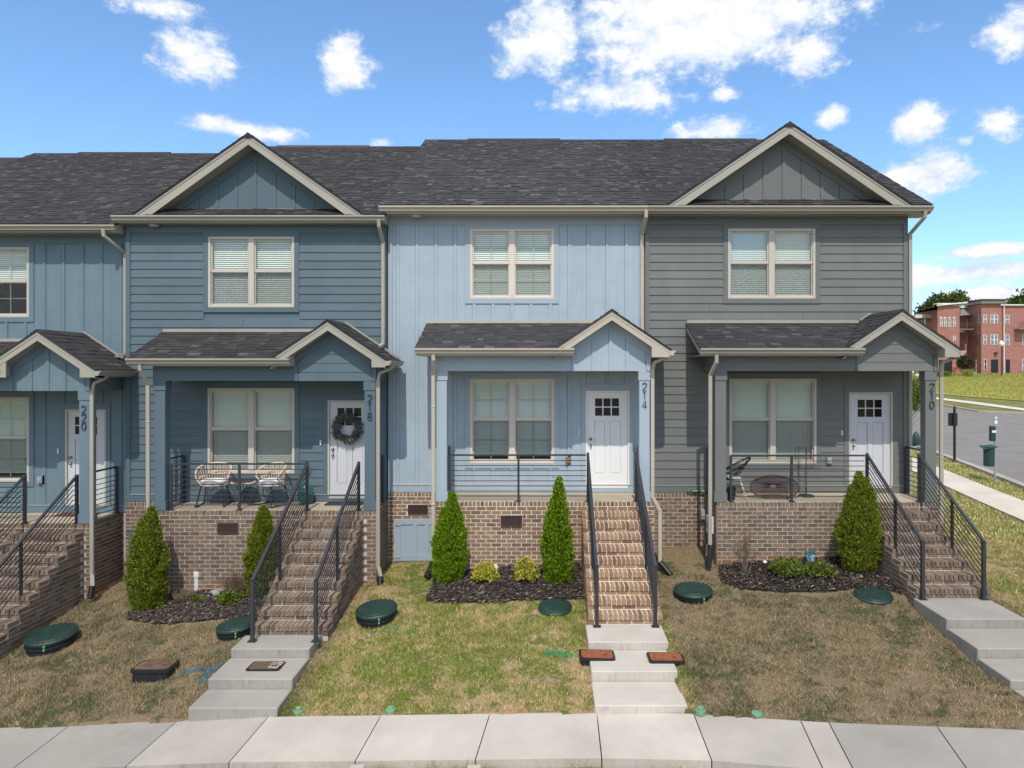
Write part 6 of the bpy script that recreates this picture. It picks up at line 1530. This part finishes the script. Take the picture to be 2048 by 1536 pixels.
for i in range(14): a = i*2.4; m.tube([(g.x+.05, g.y, g.z+1.0+i*.09), (c.x+.5*math.cos(a), g.y+.5*math.sin(a), g.z+1.7+i*.12)], .014, 5, r2=.005)
m.build('limb', M['bark'], t); crown(t, (c.x, c.y, c.z), .62, .6, 1.0, 900, .10, M['youngleaf'], 5, 3, 11)
g2_ = far(1824, 893); t = thing('watering_bag', 'dark green watering bag beside the young tree trunk', 'bag', (g2_.x, g2_.y-.3, g2_.z)); MB().lathe((g2_.x+.05, g2_.y-.3, g2_.z), [(.16, 0), (.20, .1), (.20, .4), (.14, .65), (.05, .76), (.02, .8)], 12).build('bag_body', M['stationgreen'], t, smooth=True)
m = MB(); [m.lathe((g2_.x-.2+i*.14, g2_.y-.6, g2_.z-.03), [(.07, 0), (.09, .05), (.05, .1), (.01, .11)], 6) for i in range(4)]; tag(m.build('stone', M['galv']), 'grey stones at the foot of the young tree', 'stone', kind='stuff')
g = far(1837, 800); t = thing('traffic_sign', 'white sign with a red ring behind the grey porch post', 'sign', g); a, b = P(1831, 766, g.y), P(1842, 748, g.y); xc = (a.x+b.x)/2; zc = (a.z+b.z)/2
MB().box(xc-.04, xc+.04, g.y, g.y+.05, g.z-.1, b.z).build('post', M['galv'], t); MB().box(a.x, b.x, g.y-.03, g.y-.005, a.z, b.z).build('sign_plate', M['signwhite'], t)
rr = (b.x-a.x)*.38; MB().tube([(xc+rr*math.cos(i*math.pi/10), g.y-.04, zc+rr*math.sin(i*math.pi/10)) for i in range(20)], .035, 5, True).build('red_ring', M['signred'], t); MB().box(xc-.09, xc+.10, g.y-.045, g.y-.031, zc-.10, zc+.10).build('letter', M['signblue'], t)

# ------------------------------------------------------------------ brick town building beyond the field
BDp = 114.0; q = lambda x, y, D=BDp: P(x, y, D)
zg = float(G(65, BDp)) - .3
tb = thing('town_building', 'three storey red brick building beyond the field', 'building', (q(1940, 745).x, BDp, zg))
def blk(x0, x1, ytop, D, dep, nm_='wall', mat=None, par=tb, ybot=None, x0f=None):
    a, b = q(x0, ytop, D), q(x1, ytop, D); z0 = zg if ybot is None else q(0, ybot, D).z
    return MB().box(a.x, b.x, D, D+dep, z0, a.z).build(nm_, mat or M['farbrick'], par)
def fwin(x0, x1, y0, y1, D, par, lo='farglass', frame='white', dbl=False, nm_='window'):
    a, b = q(x0, y1, D), q(x1, y0, D); e = .09
    m = MB(); m.box(a.x, b.x, D-.06, D-.01, a.z, b.z); f = m.build(nm_, M[frame], par)
    xs_ = [a.x, (a.x+b.x)/2, b.x] if dbl else [a.x, b.x]; zm = (a.z+b.z)/2
    for u, v in zip(xs_[:-1], xs_[1:]):
        for c, d in ((a.z, zm), (zm, b.z)): MB().box(u+e, v-e, D-.075, D-.061, c+e*.6, d-e*.6).build('pane', M[lo], f)
    return f
_a, _b = q(1875, 0, 113).x, q(1919, 0, 113).x; wA = MB().prism_z([(_a, 113), (_b, 113), (_b, 127), (_a*127/113+.5, 127)], zg, q(0, 612, 113).z).build('wall', M['farbrick'], tb); blk(1874, 1934, 606, 112.6, 1.2, 'parapet_cap', M['farroof'], ybot=608)
a_ = q(1873, 612, 112.7); MB().prism_y([(a_.x, a_.z), (q(1934, 0, 112.7).x, q(0, 606, 112.7).z), (q(1934, 0, 112.7).x, q(0, 603.5, 112.7).z), (a_.x, q(0, 609.5, 112.7).z)], 112.5, 112.72).build('parapet_trim', M['farroof'], tb)
for x in (1882.3, 1890.4, 1899.2, 1908.3):
    f = fwin(x-2.5, x+2.5, 637, 654, 113, wA); MB().tube([(q(x-2.3+4.6*i/8, 0, 112.93).x, 112.93, q(0, 637-2.0*math.sin(math.pi*i/8), 112.93).z) for i in range(9)], .09, 4).build('arch', M['farroof'], f)
fwin(1906, 1911, 672, 682, 113, wA); fwin(1888, 1904, 722, 745, 113, wA, 'fardark', 'fardark', nm_='shop_window'); fwin(1878, 1886, 720, 745, 113, wA, 'fardark', 'fardark', nm_='shop_window')
wB = blk(1919, 1947, 618, 116, 10); MB().hexa([q(1920, 631, 114.5), q(1947, 629, 114.5), q(1947, 616, 116), q(1923, 618, 116)], [q(1920, 632.5, 114.6), q(1947, 630.5, 114.6), q(1947, 617.5, 116.4), q(1923, 619.5, 116.4)]).build('pent_roof', M['slate'], tb)
blk(1922, 1947, 611, 115.8, 10, 'parapet_cap', M['farroof'], ybot=616)
fwin(1933.5, 1944, 637, 656, 116, wB, 'farglass', 'white', True, 'balcony_door'); fwin(1934, 1944, 672, 691, 116, wB, dbl=True); fwin(1951.5, 1961, 719, 743, 113.4, wB, 'fardark', 'white', nm_='shop_window')
def balcony(x0, x1, yt, yb, D):
    a, b = q(x0, yb, D), q(x1, yt, D); m = MB(); m.box(a.x, b.x, D, D+2.3, a.z-.15, a.z); p = m.build('balcony', M['slate'], tb)
    MB().box(a.x, b.x, D, D+.05, b.z-.06, b.z).build('railing', M['ventm'], p); n = int((b.x-a.x)/.22)
    mm = MB(); [mm.box(a.x+(b.x-a.x)*i/n-.02, a.x+(b.x-a.x)*i/n+.02, D+.01, D+.04, a.z, b.z-.06) for i in range(n+1)]; mm.build('balusters', M['ventm'], p)['kind'] = 'stuff'
balcony(1918, 1948, 646, 657.5, 113.4)
# tower with an angled left face
x0, x1, x2 = q(1947, 0, 114.3).x, q(1962.5, 0, 112).x, q(2001.5, 0, 112).x; zt_ = q(0, 603, 112).z
wC = MB().prism_z([(x0, 114.3), (x1, 112), (x2, 112), (x2, 124), (x0, 124)], zg, zt_).build('tower_wall', M['farbrick'], tb)
MB().prism_z([(x0-.5, 114.0), (x1-.3, 111.5), (x2+.5, 111.5), (x2+.5, 124.5), (x0-.5, 124.5)], zt_-.35, zt_+.10).build('cornice', M['slate'], tb); MB().prism_z([(x0-.6, 113.9), (x1-.35, 111.4), (x2+.6, 111.4), (x2+.6, 124.6), (x0-.6, 124.6)], zt_+.101, zt_+.35).build('parapet_cap', M['ventm'], tb)
for (y0, y1) in ((629.5, 647), (669, 689.5)):
    fwin(1966.5, 1973.5, y0, y1, 112, wC); fwin(1980.5, 1995.5, y0, y1, 112, wC, dbl=True)
    a, b = (x0+(x1-x0)*.20, 114.3-2.3*.20), (x0+(x1-x0)*.80, 114.3-2.3*.80); n_ = Vector((-(b[1]-a[1]), b[0]-a[0], 0)).normalized()*-.06
    z0_, z1_ = q(0, y1, 113).z, q(0, y0, 113).z; f = MB().hexa([(a[0], a[1], z0_), (b[0], b[1], z0_), (b[0], b[1], z1_), (a[0], a[1], z1_)], [(a[0]+n_.x*-1, a[1]-.06, z0_), (b[0]+n_.x*-1, b[1]-.06, z0_), (b[0]+n_.x*-1, b[1]-.06, z1_), (a[0]+n_.x*-1, a[1]-.06, z1_)]).build('window', M['white'], wC)
    for u0, u1 in ((.08, .46), (.54, .92)):
        A_ = lambda u: (a[0]+(b[0]-a[0])*u + .05, a[1]+(b[1]-a[1])*u - .10)
        p0, p1 = A_(u0), A_(u1); zz0, zz1 = z0_+.12, z1_-.12; MB().hexa([(p0[0], p0[1], zz0), (p1[0], p1[1], zz0), (p1[0], p1[1], zz1), (p0[0], p0[1], zz1)], [(p0[0], p0[1]+.02, zz0), (p1[0], p1[1]+.02, zz0), (p1[0], p1[1]+.02, zz1), (p0[0], p0[1]+.02, zz1)]).build('pane', M['farglass'], f)
fwin(1982, 1996, 719, 745, 112, wC, 'fardark', 'fardark', True, 'entrance_door'); fwin(1967.5, 1973.5, 718, 739, 112, wC, 'fardark', 'white', nm_='shop_window'); MB().box(q(1990, 0, 112).x-.18, q(1990, 0, 112).x+.3, 111.6, 111.99, q(0, 708, 112).z, q(0, 704.5, 112).z).build('wall_lamp', M['ventm'], tb)
wD = blk(2001.5, 2075, 612, 113.2, 12, 'wall'); blk(2001, 2076, 608.5, 112.9, 12.5, 'parapet_cap', M['farroof'], ybot=611)
for x in (2010.5, 2018.5):
    pass
for (y0, y1) in ((630, 647.5), (669, 690)): fwin(2010.5, 2018.5, y0, y1, 113.2, wD); fwin(2062, 2070, y0, y1, 113.2, wD)
fwin(2044, 2052, 668, 690, 113.2, wD); fwin(2044, 2052, 718, 743, 113.2, wD); fwin(2012, 2019.5, 719, 745, 113.2, wD, 'fardark', 'fardark', nm_='back_door'); balcony(2039.5, 2062, 644, 657, 111.8)
MB().tube([(q(2007.5, 0, 113).x, 112.95, zg), (q(2007.5, 0, 113).x, 112.95, q(0, 613, 113).z)], .11, 6).build('downspout', M['farroof'], tb)
wL = blk(1852, 1878, 638, 124, 3, 'wing_wall'); blk(1832, 1876, 629, 121, 2.5, 'canopy_roof', M['farroof'], ybot=636); blk(1833, 1876, 636, 121.5, 2.2, 'canopy_soffit', M['slate'], ybot=638.5); blk(1864, 1874, 641, 123.8, .1, 'shop_window', M['fardark'], ybot=664)
for x in (1852, 1836): MB().tube([(q(x, 0, 121).x, 121.3, zg), (q(x, 0, 121).x, 121.3, q(0, 637, 121).z)], .12, 6).build('canopy_post', M['farroof'], tb)
# lamp, shrub, parasols, box near the building
def fg(px, D): p = P(px, 745, D); return Vector((p.x, D, float(G(p.x, D))))
g = fg(2003, 104); t = thing('street_lamp', 'black street lamp with white globe before the brick building', 'street lamp', g); MB().tube([g, (g.x, g.y, P(2003, 692, 104).z)], .09, 8, r2=.07).build('pole', M['ventm'], t); zc = P(2003, 692, 104).z
MB().lathe((g.x, g.y, zc), [(.12, 0), (.32, .15), (.34, .40), (.2, .62), (.05, .80), (.0, .9)], 12).build('globe', M['lampw'], t, smooth=True)
def far_tree(label, px, pyb, pyt, wpx, D, mat, n, size, seed, cat='tree', nm_='tree', lumps=9):
    g = fg(px, D) if D > 60 else far(px, pyb); zt2 = P(px, pyt, D).z; zb2 = P(px, pyb, D).z; t = thing(nm_, label, cat, g); rx = wpx*D/F/2
    MB().tube([g, (g.x, g.y, (zt2+zb2)/2)], rx*.06+.05, 7, r2=.05).build('trunk', M['bark'], t)
    m = MB()
    for i in range(7): a = i*2.4; m.tube([(g.x, g.y, g.z+(zb2-g.z)*.8+.1*i), (g.x+rx*.5*math.cos(a), g.y+rx*.4*math.sin(a), (zt2+zb2)/2+.3*i*(zt2-zb2)*.04)], rx*.03+.02, 5, r2=.02)
    m.build('limb', M['bark'], t)
    crown(t, (g.x, g.y, (zt2+zb2)/2), rx*1.02, rx*.8, (zt2-zb2)/2*1.02, n, size, mat, 5, seed, lumps)
far_tree('reddish crape tree before the brick building', 1930, 742, 711, 34, 106, M['redleaf'], 900, .28, 2, nm_='crape_tree')
far_tree('large dark tree rising behind the left roof of the brick building', 1888, 668, 588, 88, 190, M['treeleaf'], 2600, .9, 4)
far_tree('dark tree top just right of the left parapet', 1918, 660, 588, 56, 185, M['treeleaf'], 1700, .9, 9)
far_tree('tree crown behind the flat roof at the right', 2030, 670, 592, 60, 195, M['treeleaf'], 1800, .9, 6); far_tree('tall tree crown cut by the right photo edge', 2062, 665, 574, 76, 180, M['treeleaf'], 2300, .9, 7)
far_tree('distant bushy tree peeping over the canopy roof', 1852, 680, 606, 44, 200, M['treeleaf'], 1200, .9, 12)
for (x, y0, mat, lab) in ((1884.5, 728, 'limeu', 'folded lime green parasol by the brick building'), (1907.5, 727, 'orangeu', 'folded orange parasol by the brick building')):
    g = fg(x, 108); t = thing('parasol', lab, 'parasol', g); zt2 = P(x, y0, 108).z; MB().tube([g, (g.x, g.y, zt2)], .04, 5).build('pole', M['galv'], t); MB().lathe((g.x, g.y, g.z+.45), [(.20, 0), (.22, .2), (.12, (zt2-g.z-.45)*.8), (.02, zt2-g.z-.45)], 8).build('folded_canopy', M[mat], t)
g = fg(1888, 103); t = thing('hedge', 'clipped yellow green hedge before the brick building', 'hedge', g); n = 900; C = np.stack([rng.uniform(g.x-.85, g.x+.85, n), rng.uniform(g.y-.5, g.y+.5, n), rng.uniform(g.z, g.z+.75, n)], 1); leaves('foliage', t, C, C*0, .14, M['boxw'], k=4, spread=.05)['kind'] = 'stuff'
g = fg(1949, 104); tag(MB().box(g.x-.35, g.x+.35, g.y, g.y+.5, g.z, g.z+.75).build('utility_box', M['greencap']), 'pale green utility box before the brick tower', 'utility box')
g = fg(1936, 103); t = thing('tall_grass_clump', 'straw coloured grass clump beside the reddish tree', 'grass clump', g); n = 300; C = np.stack([rng.uniform(g.x-.7, g.x+.7, n), rng.uniform(g.y-.3, g.y+.3, n), rng.uniform(g.z+.2, g.z+1.0, n)], 1); leaves('foliage', t, C, C*0, .3, M['fieldb'], k=4, spread=.1, aspect=.15)['kind'] = 'stuff'
